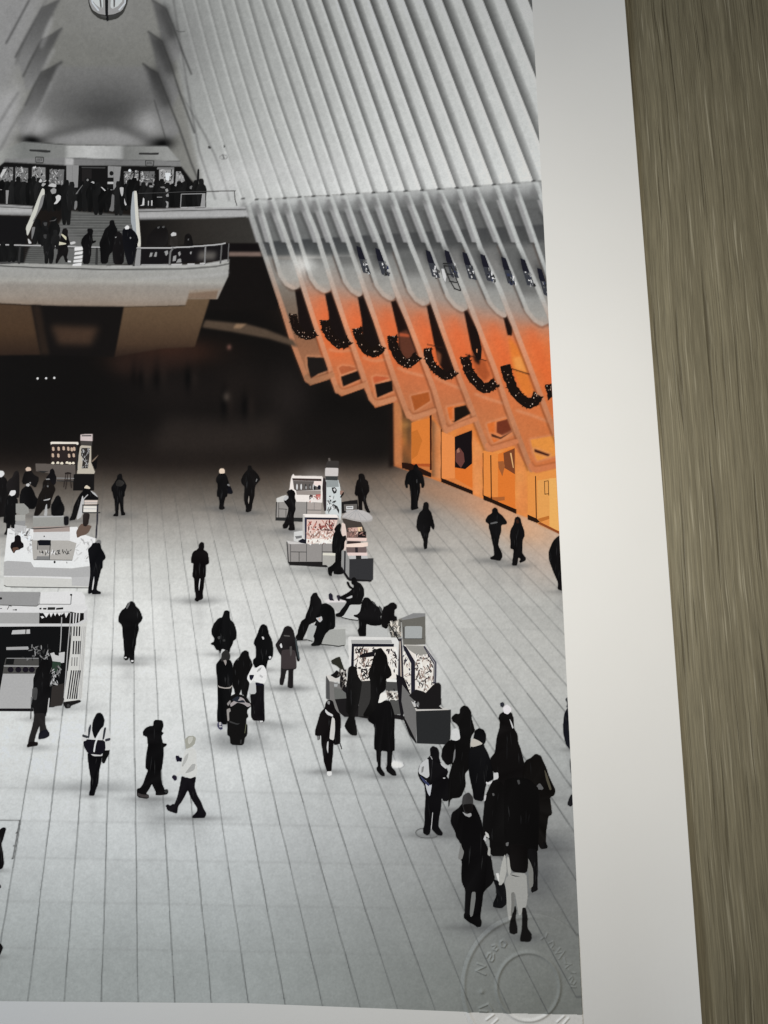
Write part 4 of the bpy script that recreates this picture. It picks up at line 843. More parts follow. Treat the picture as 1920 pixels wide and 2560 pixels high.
layer('menu_stand', [((216, 202, 192), 'K1', '1095,990 1265,990 1256,1048 1095,1044', 0), ((228, 224, 216), 'K1', '1085,1062 1252,1066 1250,1146 1080,1140', 0), bar('K1', '1065,1050 1280,1046', 2.4, 46), bar('K1', '1265,1050 1260,1250 1244,1480', 3, (40, 40, 50)), bar('K1', '1075,1055 1070,1150', 2.4, 46), bar('K1', '1070,1148 1300,1148', 2.6, 60), bar('K1', '1095,1022 1260,1022', 2, 160), bar('K1', '1085,1098 1250,1100', 2, 190)], 'menu stand with lit rows beside the counter', smooth=0)
layer('person', [((104, 86, 76), 'K1', '1060,1290 1140,1310 1188,1322 1150,1400 1100,1440 1050,1450 1000,1480 985,1400 1030,1320'), ((40, 34, 32), 'K1', '1075,1160 1165,1160 1145,1290 1120,1330 1075,1320')])
layer('person', [((13, 13, 16), 'K2', '1240,292 1300,300 1312,370 1345,420 1370,480 1358,508 1330,530 1330,620 1310,640 1290,720 1262,830 1250,910 1310,935 1302,960 1195,962 1190,942 1168,955 1142,952 1145,890 1165,740 1170,640 1160,560 1145,440 1138,378 1180,340 1200,300'), (118, 'K2', '1245,282 1270,254 1305,265 1312,310 1280,296 1250,300'), (206, 'K2', '1220,722 1222,800 1205,905 1190,908 1203,800')], 'grey-haired dark figure at the end of the white counter')

# ---- round-ended stall at the lower left
layer('kiosk', [((16, 16, 17), 'P3', '-40,440 735,440 720,700 680,1190 560,1275 340,1285 -40,1292', 0), (150, 'K2', '-40,930 520,935 500,1112 -40,1100', 0), (222, 'K2', '522,940 930,925 1060,935 1100,985 1100,1092 500,1096', 0), (218, 'K2', '-40,1110 480,1122 510,1098 1090,1094 1140,1140 1090,1182 500,1202 -40,1196', 0), ((164, 164, 163), 'K2', '-40,1202 512,1202 506,1342 -40,1342', 0), (BK2, 'K2', '510,1200 1090,1185 1090,1290 930,1340 508,1342', 0), (204, 'K2', '-40,1340 930,1345 1010,1330 1100,1290 1108,1325 1020,1365 930,1376 -40,1382', 0),
    (188, 'P3', '130,480 310,470 312,515 118,522', 0), (166, 'P3', '65,655 290,648 302,680 66,684', 0), ((20, 19, 22), 'P3', '265,470 275,470 272,515 262,515', 0), (172, 'P3', '30,930 362,930 322,1292 -40,1292 0,1100', 0), ((74, 73, 71), 'P3', '60,768 402,768 402,930 28,930 40,850', 0), (22, 'P3', '66,775 150,775 140,835 55,832', 0), ((24, 22, 24), 'P3', '-40,1290 345,1290 345,1320 -40,1318', 0), bar('P3', '40,850 405,852', 2, 180), bar('P3', '70,770 400,770', 1.6, 150),
    (196, 'P3', '520,720 560,708 572,735 610,745 612,712 672,704 665,815 620,820 545,800 535,760', 0), ((44, 62, 50), 'P3', '545,800 630,810 630,850 560,930 540,870'), ((50, 46, 44), 'P3', '540,1060 660,1030 665,1190 640,1260 520,1272', 0)]
    + [(226, 'K2', s, 0) for s in ('520,1205 560,1205 600,1265 640,1205 660,1260 690,1200 715,1245 740,1200 770,1245 800,1200 790,1235 835,1200 855,1270 890,1200 910,1205 905,1195 515,1200', '525,1250 555,1245 575,1262 545,1278')] + [bar('P3', s, 2.4, 170) for s in ('640,345 632,560 622,700', '735,300 700,700 664,1180')]
    + [disc('P3', x, 888, 32, 30, (26, 22, 30)) for x in (110, 190, 265, 330)] + bits('P3', '500,850 640,860 620,1050 520,1060', 26, 4.5, [200, 180, 60, 40, 90, 130], 75, 1.3) + bits('P3', '300,640 520,620 520,790 230,790', 20, 4.5, [150, 90, 50, 40, 120], 76)
    + [(40, 'K2', s, 0) for s in ('620,1130 718,1130 712,1164 615,1166', '510,1140 540,1136 536,1160 512,1160', '556,1140 606,1138 600,1162 560,1160', '730,1140 820,1132 820,1158 726,1164')] + [bar('K2', s, 1.8, 60) for s in ('925,975 918,1088', '95,1160 120,1110 150,1120', '165,1165 215,1165', '0,1150 25,1145')] + [disc('K2', 922, 970, 16, 13, 30), disc('K2', 8, 1016, 22, 16, 40), disc('K2', 208, 1164, 12, 11, 50), bar('K2', '0,1100 470,1118 500,1090 920,1092', 1.4, 80), bar('K2', '522,940 512,1095', 1.2, 110)], 'white stall with rounded slatted end at the lower left', smooth=0)
layer('slatted_screen', [((206, 206, 202), 'P3', '738,440 830,425 900,385 880,700 848,1185 760,1215 668,1222 664,1180 690,980 722,700', 0), (222, 'P3', '740,290 850,270 905,245 908,275 872,300 800,300', 0), (204, 'P3', '870,290 905,262 900,385 870,370', 0), (BK2, 'P3', '742,300 868,300 870,365 800,405 745,412', 0)] + [bar('P3', s, 3, 214) for s in ('765,300 760,410', '795,300 785,410', '825,300 818,390')]
    + [bar('P3', [(x, 440), (x - 4, 540)], 3.4, (28, 27, 30)) for x in (770, 798, 826)] + [bar('P3', [(x, 590), (x - 8, 728)], 3.4, (28, 27, 30)) for x in (766, 794, 818, 838)] + [bar('P3', [(x, 895), (x - 42, 1192)], 3.0, (28, 27, 30)) for x in (742, 766, 790, 812, 832)] + [bar('P3', [(x, 760), (x - 4, 850)], 2.2, 110) for x in (748, 776, 800)] + [bar('P3', [(x, 440), (x - 50, 1190)], 1.4, 168) for x in (852, 872, 886)] + [bar('P3', '745,440 722,720 700,900', 2, 60)], smooth=0)
layer('stall_wheel', [((26, 24, 24), 'P3', '655,1222 830,1202 842,1222 735,1262 730,1285 680,1288 665,1262'), disc('P3', 708, 1262, 16, 18, 60)])
layer('person', [(BK, 'P3', '430,790 480,780 520,790 537,830 530,890 500,940 522,985 515,1060 522,1110 512,1170 502,1240 490,1310 470,1380 400,1400 357,1370 345,1280 340,1200 330,1150 345,1060 345,980 365,930 375,880 405,850 410,805'), ((38, 36, 36), 'P3', '357,1340 470,1340 466,1430 480,1500 512,1545 512,1575 470,1600 405,1610 395,1596 412,1570 415,1460 395,1500 370,1570 355,1640 392,1642 395,1662 380,1680 288,1680 300,1600 330,1500 352,1400'), (70, 'P3', '335,1080 380,1070 392,1100 380,1200 350,1205 332,1150'), ((22, 22, 30), 'P3', '412,1530 480,1505 512,1545 512,1575 470,1600 405,1610 395,1596'), ((24, 20, 20), 'P11', '195,35 245,40 246,58 178,74 174,60'), bar('P3', '325,1170 318,1400', 1.6, 50), (190, 'P3', '505,1180 516,1182 505,1290 490,1310')], 'figure walking past the stall in grey trousers')

# ---- two kiosks right of the middle
layer('kiosk', [((150, 146, 142), 'P2', '165,592 555,590 740,605 738,752 500,752 500,850 155,832', 0), (44, 'P2', '150,795 500,800 500,852 148,834', 0), ((172, 163, 157), 'P2', '562,600 740,606 738,750 562,750', 0), ((206, 204, 200), 'P2', '162,550 240,518 290,508 312,545 300,590 165,600'), ((238, 230, 224), 'P2', '360,262 380,234 395,258 752,264 768,290 752,602 420,592 400,520 365,425 330,440 350,300', 0), ((66, 54, 52), 'P2', '365,288 745,296 745,326 372,318', 0), ((98, 92, 89), 'P2', '375,320 650,326 640,368 660,385 738,420 735,440 420,452 388,430', 0), ((154, 144, 138), 'P2', '415,452 738,446 735,508 425,502', 0), ((240, 222, 216), 'P2', '650,330 750,326 748,370 700,385 640,368', 0)]
    + [disc('P2', x, 400, 11, 40, t) for x, t in ((428, 214), (482, 220), (540, 60), (592, 70), (640, 190))] + [disc('P2', 716, 405, 22, 30, (28, 28, 40)), disc('P2', 655, 415, 14, 26, 40), disc('P2', 545, 410, 8, 22, 170), disc('P2', 600, 405, 9, 20, 150), ((182, 92, 88), 'P2', '668,500 735,494 730,560 680,562', 0), ((216, 130, 120), 'P2', '690,510 722,508 718,535 692,538', 0), ((70, 60, 60), 'P2', '585,520 600,500 640,510 590,570', 0), bar('P2', '190,685 305,690', 1.4, 50), bar('P2', '285,690 285,800', 1.4, 40), bar('P2', '192,600 190,795', 1.4, 60), bar('P2', '165,595 155,830', 2, 50), bar('P2', '555,592 552,748', 1.6, 60), bar('P2', '562,700 738,702', 1.4, 60), bar('P2', '652,605 650,700', 1, 110)]
    + bits('P2', '560,510 720,520 720,600 600,600', 10, 3.4, [(250, 240, 236), (200, 150, 140), (90, 70, 70)], 81), 'lit kiosk with bottles on a rack, nearer the dark end', smooth=0)
layer('kiosk_tower', [((206, 212, 212), 'P2', '800,312 962,312 985,400 1000,560 1000,770 985,840 968,770 800,752', 0), ((150, 156, 156), 'P2', '805,315 960,315 970,400 812,405', 0), ((52, 44, 46), 'P2', '765,280 790,290 808,345 808,708 780,712 770,620 755,420', 0), ((206, 200, 197), 'P2', '795,162 806,152 950,155 962,165 958,255 948,262 800,258 793,250'), ((60, 62, 62), 'P2', '800,262 955,262 950,316 800,312', 0), ((58, 54, 52), 'P2', '830,60 968,66 965,155 800,152 815,90', 0), ((96, 90, 86), 'P2', '832,30 850,25 862,60 840,70'), (44, 'P2', '878,408 920,405 945,440 935,480 905,490 882,450'), (206, 'P2', '895,430 918,418 930,440 915,462'), (50, 'P2', '895,620 950,650 975,700 970,750 940,690 890,650'), ((150, 120, 108), 'P2', '985,450 1035,452 1010,510 985,500', 0), (BK2, 'P2', '1030,462 1035,490 995,545 985,530', 0)] + bits('P2', '825,520 940,540 930,720 830,720', 16, 4, [60, 90, 230, 120, 236], 82), smooth=0)
layer('standing_sign', [((30, 28, 28), 'P2', '1005,598 1110,580 1212,570 1222,690 1010,745', 0), ((104, 100, 96), 'P2', '1035,628 1205,622 1205,700 1040,712', 0), (214, 'P2', '1065,652 1156,648 1156,690 1066,692', 0), bar('P2', '1075,668 1145,668', 2, 110), (200, 'P2', '1062,705 1130,700 1100,720 1062,722', 0)], smooth=0)
layer('person', [((16, 14, 15), 'P2', '295,470 320,442 360,434 395,455 408,490 395,540 412,580 405,630 412,690 388,760 385,850 400,945 398,962 330,964 312,945 325,930 328,880 300,935 250,942 243,890 262,870 290,800 310,720 315,670 295,640 265,600 252,560 270,530 300,512 320,540 312,510'), (190, 'P2', '250,545 275,520 310,515 318,545 280,580 258,575')], 'figure in dark clothes tending the lit kiosk')
layer('person', [((17, 14, 14), 'P2', '1225,240 1262,224 1300,245 1310,300 1345,325 1360,400 1364,460 1335,500 1320,560 1330,620 1355,680 1378,735 1340,732 1310,690 1290,600 1275,580 1272,640 1276,705 1225,698 1228,620 1215,510 1195,518 1175,490 1180,440 1190,380 1205,320 1225,300')])
layer('kiosk', [((150, 146, 143), 'P2', '295,1105 550,1140 900,1140 890,1260 905,1400 330,1392 298,1330', 0), ((206, 203, 200), 'P2', '298,1100 545,1138 350,1142 300,1130', 0), ((32, 30, 30), 'P2', '320,1370 770,1370 830,1442 330,1412', 0), ((226, 198, 188), 'P2', '552,822 952,826 910,1000 890,1132 548,1132', 0), ((244, 236, 230), 'P2', '505,755 520,752 940,760 966,800 510,792', 0), ((34, 32, 44), 'P2', '525,797 950,802 950,828 524,822', 0), ((52, 52, 70), 'P2', '524,800 556,802 550,1132 528,1122', 0), ((196, 194, 190), 'P2', '505,762 526,770 530,1090 500,1000', 0), ((212, 212, 210), 'P2', '390,985 500,968 522,1080 440,1112 388,1100'), ((28, 28, 36), 'P2', '440,1102 500,1070 547,1092 547,1136 480,1126', 0), ((250, 240, 232), 'P2', '550,1070 900,1075 890,1132 548,1130', 0), bar('P2', '345,1145 345,1370', 1.4, 60), bar('P2', '350,1242 550,1245', 1.6, 44), bar('P2', '552,1142 550,1366', 1.4, 70), bar('P2', '455,1245 455,1366', 1.6, 50), bar('P2', '755,1142 752,1366', 1.4, 70), bar('P2', '752,1242 890,1242', 1.6, 50), bar('P2', '298,1110 318,1390', 2.4, 60), (120, 'P2', '400,1040 490,1030 490,1060 420,1075')]
    + bits('P2', '570,850 930,850 905,960 570,960', 44, 4.2, [(120, 60, 56), (70, 44, 44), (190, 120, 108), (150, 86, 80), (240, 226, 216)], 83) + bits('P2', '560,980 905,980 890,1070 556,1070', 46, 4.0, [(250, 240, 232), (176, 140, 128), (214, 176, 162), (140, 112, 104)], 84) + bits('P2', '552,1100 890,1100 890,1140 552,1140', 18, 3.4, [(250, 244, 240), (110, 90, 90), (220, 200, 190)], 85)
    + [((60, 26, 26), 'P2', '780,950 900,955 880,968 790,966', 0)], 'lit kiosk with pinkish goods on its rack, in front of the bottle kiosk', smooth=0)
layer('cart', [((70, 63, 58), 'P2', '1012,812 1062,812 1252,855 1302,950 1330,1090 1060,1092 1066,950', 0), ((226, 206, 196), 'P2', '1010,866 1050,880 1072,1000 1064,1200 1040,1230 1005,1000', 0), ((206, 170, 158), 'P2', '1090,932 1212,925 1216,976 1100,980', 0), ((236, 206, 170), 'P2', '1212,925 1270,920 1275,975 1222,978'), ((130, 104, 97), 'P2', '1068,986 1320,984 1326,1052 1074,1062', 0), ((30, 24, 26), 'P2', '1225,984 1320,980 1320,1060 1215,1052', 0), ((236, 208, 198), 'P2', '1076,1060 1330,1062 1328,1100 1078,1096', 0), ((56, 44, 44), 'P2', '1078,1102 1255,1110 1250,1142 1078,1142', 0), ((242, 220, 206), 'P2', '1072,1142 1342,1120 1345,1165 1250,1185 1070,1180', 0), ((112, 96, 94), 'P2', '1066,1182 1325,1180 1326,1252 1070,1252', 0), ((46, 40, 44), 'P2', '1180,1182 1215,1182 1220,1300 1185,1300', 0), ((230, 208, 202), 'P2', '1078,1252 1338,1254 1338,1292 1088,1290', 0), (190, 'P2', '1110,1292 1330,1292 1352,1336 1110,1336', 0), (44, 'P2', '1190,1290 1260,1290 1262,1334 1192,1334', 0), ((148, 148, 146), 'P2', '1005,1220 1062,1240 1108,1336 1100,1602 1062,1560 1005,1400', 0), ((40, 40, 44), 'P2', '1040,1228 1060,1235 1055,1560 1035,1500', 0), ((52, 52, 54), 'P2', '1106,1336 1416,1326 1412,1600 1388,1624 1108,1600', 0), ((28, 26, 28), 'P2', '985,1450 1010,1440 1110,1590 1390,1610 1388,1628 1110,1618 1080,1600', 0)] + bits('P2', '1090,940 1290,930 1300,1060 1090,1060', 14, 4, [(160, 120, 110), (90, 70, 66), (220, 190, 176)], 86), 'snack cart with lit shelves and dark front box', smooth=0)
layer('umbrella', [((188, 184, 182), 'P2', '1008,792 1050,740 1120,702 1200,695 1290,710 1360,745 1408,792 1398,840 1340,850 1262,856 1150,836 1060,812')] + [bar('P2', s, 1.3, 166) for s in ('1200,697 1090,815', '1200,697 1170,838', '1200,697 1265,852', '1200,697 1345,845', '1200,697 1050,790')] + [((172, 168, 165), 'P2', '1010,793 1060,790 1150,815 1262,835 1345,835 1400,815 1396,842 1340,851 1262,857 1150,837 1060,813')], 'pale grey umbrella over the snack cart')
layer('person', [(BK, 'P2', '935,905 985,868 1002,900 988,960 1000,1000 1020,1042 1062,1025 1067,1080 1045,1112 1040,1200 1005,1230 1005,1300 1000,1380 1002,1460 1032,1525 960,1537 903,1526 900,1490 882,1510 880,1555 840,1547 823,1450 880,1420 925,1340 925,1275 885,1260 880,1180 885,1100 900,1010 925,980 908,950')], 'dark figure working at the pinkish kiosk')
layer('box', [((172, 170, 164), 'P2', '764,1255 925,1260 922,1370 885,1412 760,1412', 0), ((222, 219, 205), 'P2', '764,1255 925,1260 922,1292 762,1286', 0)], smooth=0)

# ---- seated group and blocks
layer('seat_block', [((176, 178, 176), 'P5', '352,712 380,680 475,700 442,830 442,892 352,882', 0), ((166, 167, 163), 'P5', '560,860 640,750 705,716 845,715 852,930 842,956 700,956 545,932', 0), ((190, 191, 187), 'P5', '640,750 705,716 845,715 850,738 700,745', 0), bar('P5', '215,884 360,880 420,898', 1.8, 26), bar('P5', '520,936 640,946 760,962 838,948', 2, 26)])
layer('seat_block', [((178, 177, 175), 'P5', '590,372 620,352 700,365 850,380 832,490 760,532 700,470 640,400', 0), ((222, 216, 216), 'P5', '582,372 625,350 760,362 850,372 848,392 700,395 620,396', 0), ((196, 197, 195), 'P5', '905,422 1052,440 1012,592 1005,622 905,612 800,582', 0), bar('P5', '800,588 900,612 1015,628', 2, 26)])
layer('seat_block', [((186, 187, 185), 'P5', '1118,676 1300,716 1392,722 1398,846 1118,842', 0)])
layer('bottle', [((36, 34, 46), 'P5', '630,288 655,272 682,295 685,355 705,362 700,372 640,368'), ((44, 40, 50), 'P5', '732,305 760,298 790,318 775,345 772,376 755,376')])
layer('person', [(BK, 'P5', '400,320 430,275 475,265 492,310 535,370 542,430 520,560 470,640 380,680 365,720 330,800 300,860 295,885 220,882 200,840 230,800 232,760 255,690 280,632 330,600 335,560 370,480 390,410 394,350')], 'dark seated figure leaning forward at left of the block')
layer('person', [((13, 13, 14), 'P5', '540,412 600,405 660,435 700,480 712,540 716,620 715,700 700,738 640,752 590,800 555,880 525,952 410,960 403,935 440,910 445,860 430,835 460,760 475,700 445,690 470,640 450,600 480,560 520,500'), (190, 'P5', '462,595 500,590 540,572 552,620 515,656'), ((206, 170, 150), 'P5', '500,600 520,596 518,620 504,622')], 'dark seated figure holding a small paper')
layer('person', [(BK, 'P5', '930,78 960,66 985,80 1000,130 1045,150 1085,210 1092,300 1062,370 1050,422 910,422 880,480 830,560 795,585 725,577 720,545 770,525 790,490 840,430 870,380 800,355 772,342 768,325 790,315 870,275 935,225 900,210 870,160 866,122 890,130 910,180 950,208 960,172 925,150'), (190, 'P5', '935,300 938,330 900,345 850,340')], 'dark seated figure with one leg stretched and hand raised')
layer('person', [(BK, 'P5', '1095,330 1150,335 1182,375 1230,400 1250,440 1310,470 1332,530 1300,580 1320,640 1310,692 1180,696 1120,670 1115,760 1116,832 1028,832 1015,790 1008,750 1028,720 1020,600 960,578 952,556 1000,550 1040,510 1050,450 1060,390'), (70, 'P5', '1190,368 1240,412 1228,425 1200,400'), (74, 'P5', '1280,428 1322,472 1322,545 1295,500')])
layer('person', [((17, 15, 16), 'P5', '1345,455 1400,428 1430,402 1470,393 1512,425 1517,470 1482,492 1480,568 1512,580 1518,640 1420,662 1382,742 1320,712 1310,600 1325,510')])
# ---- nearest kiosk
blob(940, 1690, 70, 60, 240, 0.35); blob(1060, 1680, 50, 60, 236, 0.3); blob(790, 1215, 45, 40, 226, 0.4); blob(790, 1330, 60, 40, 226, 0.35)
layer('kiosk', [((120, 118, 116), 'P7', '228,532 265,592 440,640 450,940 340,930 300,800 232,780', 0), ((206, 203, 198), 'P7', '228,528 300,545 372,568 368,598 265,594', 0), (78, 'P7', '228,538 264,600 268,784 230,770', 0), ((106, 107, 104), 'P7', '308,662 440,680 436,780 318,780', 0), ((170, 172, 172), 'P7', '310,620 350,622 345,650 315,650', 0), ((28, 26, 27), 'P7', '320,780 450,770 700,940 960,940 1050,960 1060,1000 940,980 680,985 560,962 420,962 365,915', 0), ((54, 53, 52), 'P7', '580,588 705,588 705,945 560,962', 0),
    ((220, 219, 216), 'P7', '458,140 470,132 960,138 992,180 986,562 900,560 600,592 520,582 505,440 468,420', 0), ((172, 172, 170), 'P7', '488,165 905,165 915,202 492,202', 0), ((24, 24, 34), 'P7', '495,203 935,206 930,238 520,236 516,440 488,432', 0), ((234, 228, 220), 'P7', '520,236 960,236 972,562 870,572 600,592 530,562', 0)]
    + bits('P7', '530,250 720,250 690,560 600,585 540,500', 60, 5, [(40, 36, 40), (90, 80, 76), (236, 230, 222), (30, 28, 34), (150, 128, 118), (20, 20, 24)], 91, 1.2) + bits('P7', '850,260 960,260 965,540 900,450', 34, 5, [(40, 36, 40), (236, 230, 222), (242, 238, 232), (60, 50, 52)], 92, 1.4) + [((24, 22, 26), 'P7', '578,322 640,300 740,280 730,335 650,345 580,346'), (26, 'P7', '700,280 730,255 760,262 740,300')]
    + [((76, 76, 75), 'P7', '848,592 972,592 978,692 848,690', 0), ((240, 236, 228), 'P7', '850,562 960,578 960,602 860,598'), ((82, 82, 80), 'P7', '890,786 1002,786 1002,930 940,942', 0), ((190, 184, 176), 'P7', '845,690 985,712 1000,782 880,785 850,720', 0), ((30, 28, 30), 'P7', '870,716 950,720 945,775 885,760'), bar('P7', '930,670 940,695', 2, 20)] + bits('P7', '850,700 990,710 990,780 870,780', 14, 5, [(236, 230, 222), (40, 36, 36), (120, 110, 104)], 93), 'nearest kiosk with a bright cluttered display', smooth=0)
layer('bouquet', [((44, 44, 37), 'P7', '280,380 330,352 372,338 388,390 418,472 392,482 340,432 290,412'), ((20, 19, 20), 'P7', '272,530 305,515 342,474 378,540 330,566'), ((24, 22, 24), 'P7', '380,500 420,480 440,470 440,720 400,690 370,640')] + bits('P7', '350,470 450,480 440,680 380,660', 18, 5, [(200, 196, 190), (30, 28, 28), (90, 86, 82)], 94), 'flowers standing at the left end of the nearest kiosk')
layer('kiosk_tower', [((118, 116, 110), 'P7', '870,0 1010,-60 1005,140 905,140', 0)] + bits('P7', '875,0 1005,-40 1000,130 910,130', 20, 4, [(226, 220, 210), (40, 38, 40), (190, 180, 168)], 95, 2) + [bar('P7', '880,0 960,130 1000,200', 3, 40), ((106, 104, 98), 'P7', '1012,-60 1130,-72 1256,-92 1258,212 1030,214', 0), (134, 'P7', '1012,-60 1130,-110 1256,-110 1256,-80 1020,-40', 0), ((166, 169, 168), 'P7', '1045,30 1060,22 1210,22 1226,32 1222,150 1045,150'), bar('P7', '1040,152 1240,152', 1.6, 70), (70, 'P7', '1030,30 1042,30 1042,155 1030,150', 0), ((228, 222, 214), 'P7', '1040,216 1252,226 1325,330 1360,420 1352,622 1262,712 1150,684 1150,400 1060,262', 0), ((150, 148, 142), 'P7', '1050,220 1250,228 1300,310 1180,330 1090,270', 0)]
    + bits('P7', '1160,290 1320,340 1345,600 1262,700 1156,660', 70, 4.6, [(40, 36, 40), (90, 80, 76), (240, 234, 226), (246, 242, 238), (150, 130, 120), (60, 50, 52)], 96, 1.7) + [((230, 225, 216), 'P7', '1030,282 1062,290 1108,400 1105,722 1062,640 1030,582', 0)] + bits('P7', '1035,300 1100,400 1100,700 1040,580', 18, 3.6, [(60, 54, 60), (40, 40, 60), (250, 246, 240), (170, 150, 140)], 97, 1.8) + [((34, 33, 44), 'P7', '1026,218 1060,236 1152,390 1152,722 1112,724 1110,410 1040,272', 0), ((58, 56, 70), 'P7', '1250,226 1372,398 1368,612 1340,622 1344,420 1238,236', 0), (150, 'P7', '1258,250 1360,402 1356,600 1350,600 1352,410', 0), ((56, 52, 58), 'P7', '985,150 1012,148 1034,562 1040,640 990,660 975,520', 0), ((200, 186, 172), 'P7', '990,180 1000,180 1012,560 1002,560', 0), ((24, 22, 26), 'P7', '955,520 1040,560 1100,720 1010,1000 980,800', 0)], 'tall lit glass tower of the nearest kiosk', smooth=0)
layer('display_box', [((112, 111, 110), 'P7', '1018,628 1150,800 1162,900 1162,1236 1102,1132 1050,1002 1010,800', 0), ((24, 23, 24), 'P7', '1005,920 1058,1000 1165,1220 1165,1242 1095,1150', 0), ((196, 193, 188), 'P7', '1112,800 1162,902 1518,892 1436,868 1400,848', 0), ((40, 41, 42), 'P7', '1162,902 1522,890 1516,1190 1482,1250 1172,1236', 0), ((26, 24, 25), 'P7', '1088,742 1160,678 1240,700 1262,714 1330,640 1362,612 1402,612 1418,632 1422,832 1400,850 1440,882 1170,884 1150,800'), ((64, 60, 58), 'P7', '1120,800 1160,810 1200,870 1165,870')] + bits('P7', '1120,805 1200,810 1180,880', 8, 5, [200, 40, 120], 98), 'dark box with a coat on it beside the glass tower', smooth=0)
layer('person', [((16, 15, 15), 'P7', '745,262 800,245 832,290 860,330 872,420 900,470 912,530 880,562 850,572 850,680 785,730 792,830 720,962 600,962 690,800 690,600 662,520 700,420 720,340 738,320')])
layer('person', [((18, 17, 17), 'P7', '460,452 500,430 545,450 560,540 602,600 592,680 580,760 560,860 522,960 546,1080 552,1156 490,1152 455,1120 420,1062 430,1028 470,950 430,900 440,780 430,680 450,570')])
layer('person', [((13, 12, 13), 'P7', '780,815 850,790 892,800 920,870 942,950 936,1100 942,1310 915,1320 910,1400 905,1480 950,1530 958,1572 920,1572 860,1530 850,1490 862,1470 862,1380 865,1320 800,1312 795,1390 795,1490 836,1550 836,1578 800,1572 755,1520 752,1490 770,1470 752,1400 750,1312 726,1290 735,1050 660,1002 680,940 740,900 760,840'), ((234, 230, 224), 'P7', '788,732 810,712 850,715 864,745 852,780 820,802 795,816 768,818 780,775')], 'white-haired figure in a long dark coat')
layer('person', [((17, 14, 15), 'P7', '240,795 270,785 302,800 320,870 345,910 372,930 382,1000 376,1150 376,1240 320,1256 305,1230 300,1340 290,1440 285,1525 240,1530 230,1500 205,1420 195,1320 180,1240 178,1160 165,1150 162,1200 140,1202 135,1160 113,1150 120,1090 150,990 170,920 215,870 225,820'), (208, 'P7', '220,880 250,912 300,940 300,962 245,942 220,912'), ((204, 202, 198), 'P7', '290,960 320,985 322,1100 310,1208 264,1192 270,1120'), (196, 'P7', '255,1212 250,1350 234,1290 240,1225'), (220, 'P7', '240,1528 286,1528 286,1566 260,1578 240,1562'), (140, 'P7', '240,800 268,800 266,836 245,830'), bar('P7', '372,1235 392,1298', 1.8, 30), (120, 'P7', '135,1160 160,1160 155,1198 140,1200')], 'figure walking in a long white scarf')

# ---- group with the push-chair
layer('person', [((12, 12, 13), 'P4', '350,200 362,160 400,150 438,172 442,250 447,290 500,340 530,420 542,500 532,580 495,600 480,660 450,710 435,780 400,742 320,722 300,800 280,742 245,742 205,670 165,658 162,640 205,620 215,570 175,510 168,450 200,360 270,272 330,258'), (66, 'P4', '258,545 300,530 300,575 270,582'), (60, 'P4', '335,588 372,580 375,612 345,618')], 'broad dark figure in a short coat walking')
layer('person', [((12, 12, 13), 'P4', '905,370 945,358 990,385 1005,430 1020,510 1055,570 1075,640 1085,720 1080,830 1050,882 1005,890 990,960 975,1030 940,970 820,1010 783,930 790,880 830,850 830,700 798,650 805,600 850,510 875,430'), (214, 'P4', '1015,838 1050,830 1058,855 1032,876'), (200, 'P4', '912,542 945,545 952,580 930,588')], 'dark hooded figure behind the white jacket')
layer('person', [((30, 27, 28), 'P4', '1250,402 1300,383 1350,400 1388,460 1402,540 1430,600 1452,720 1478,870 1472,907 1440,907 1410,760 1395,690 1420,850 1428,1018 1380,1027 1380,1190 1376,1302 1340,1307 1298,1290 1305,1180 1315,1040 1280,1040 1250,1180 1230,1262 1185,1256 1178,1210 1200,1090 1198,1020 1205,830 1160,760 1118,670 1130,640 1180,570 1212,500'), ((64, 57, 58), 'P4', '1212,740 1330,730 1402,745 1420,850 1428,1018 1196,1022 1203,830'), (220, 'P4', '1180,668 1204,634 1222,700 1200,714'), ((82, 79, 78), 'P4', '1325,690 1362,680 1362,800 1338,842'), ((90, 88, 86), 'P4', '1238,518 1330,525 1332,545 1245,537'), ((62, 70, 72), 'P4', '1405,560 1430,600 1478,870 1455,880 1425,720')], 'figure in a long grey coat with hand on hip')
layer('person', [((16, 15, 15), 'P4', '625,770 670,743 720,770 727,840 760,900 782,970 732,1070 700,1132 735,1250 700,1390 690,1462 640,1402 620,1400 615,1330 605,1322 590,1390 520,1420 510,1330 480,1262 488,960 530,890 580,850 598,812'), (80, 'P4', '545,870 575,862 570,890 552,895')])
layer('person', [((12, 12, 13), 'P6', '330,40 400,55 480,60 517,130 522,250 517,460 502,600 480,690 430,780 432,1092 365,1092 345,1060 278,1052 272,950 285,780 280,500 275,350 256,200 260,130 300,80'), ((46, 45, 44), 'P4', '308,910 325,780 380,738 432,770 448,832 440,882 380,902'), ((154, 148, 144), 'P4', '345,895 386,885 396,920 378,975 362,930'), ((168, 162, 156), 'P6', '285,460 310,485 400,505 480,495 512,465 516,482 480,518 400,522 300,502'), ((62, 62, 88), 'P6', '282,1060 340,1050 352,1110 362,1165 330,1177 300,1160 278,1120'), ((178, 176, 176), 'P6', '300,1060 335,1052 342,1100 305,1112'), (190, 'P6', '302,1120 345,1118 348,1136 310,1138')], 'figure with a grey cap and a pale belt line, white sneakers')
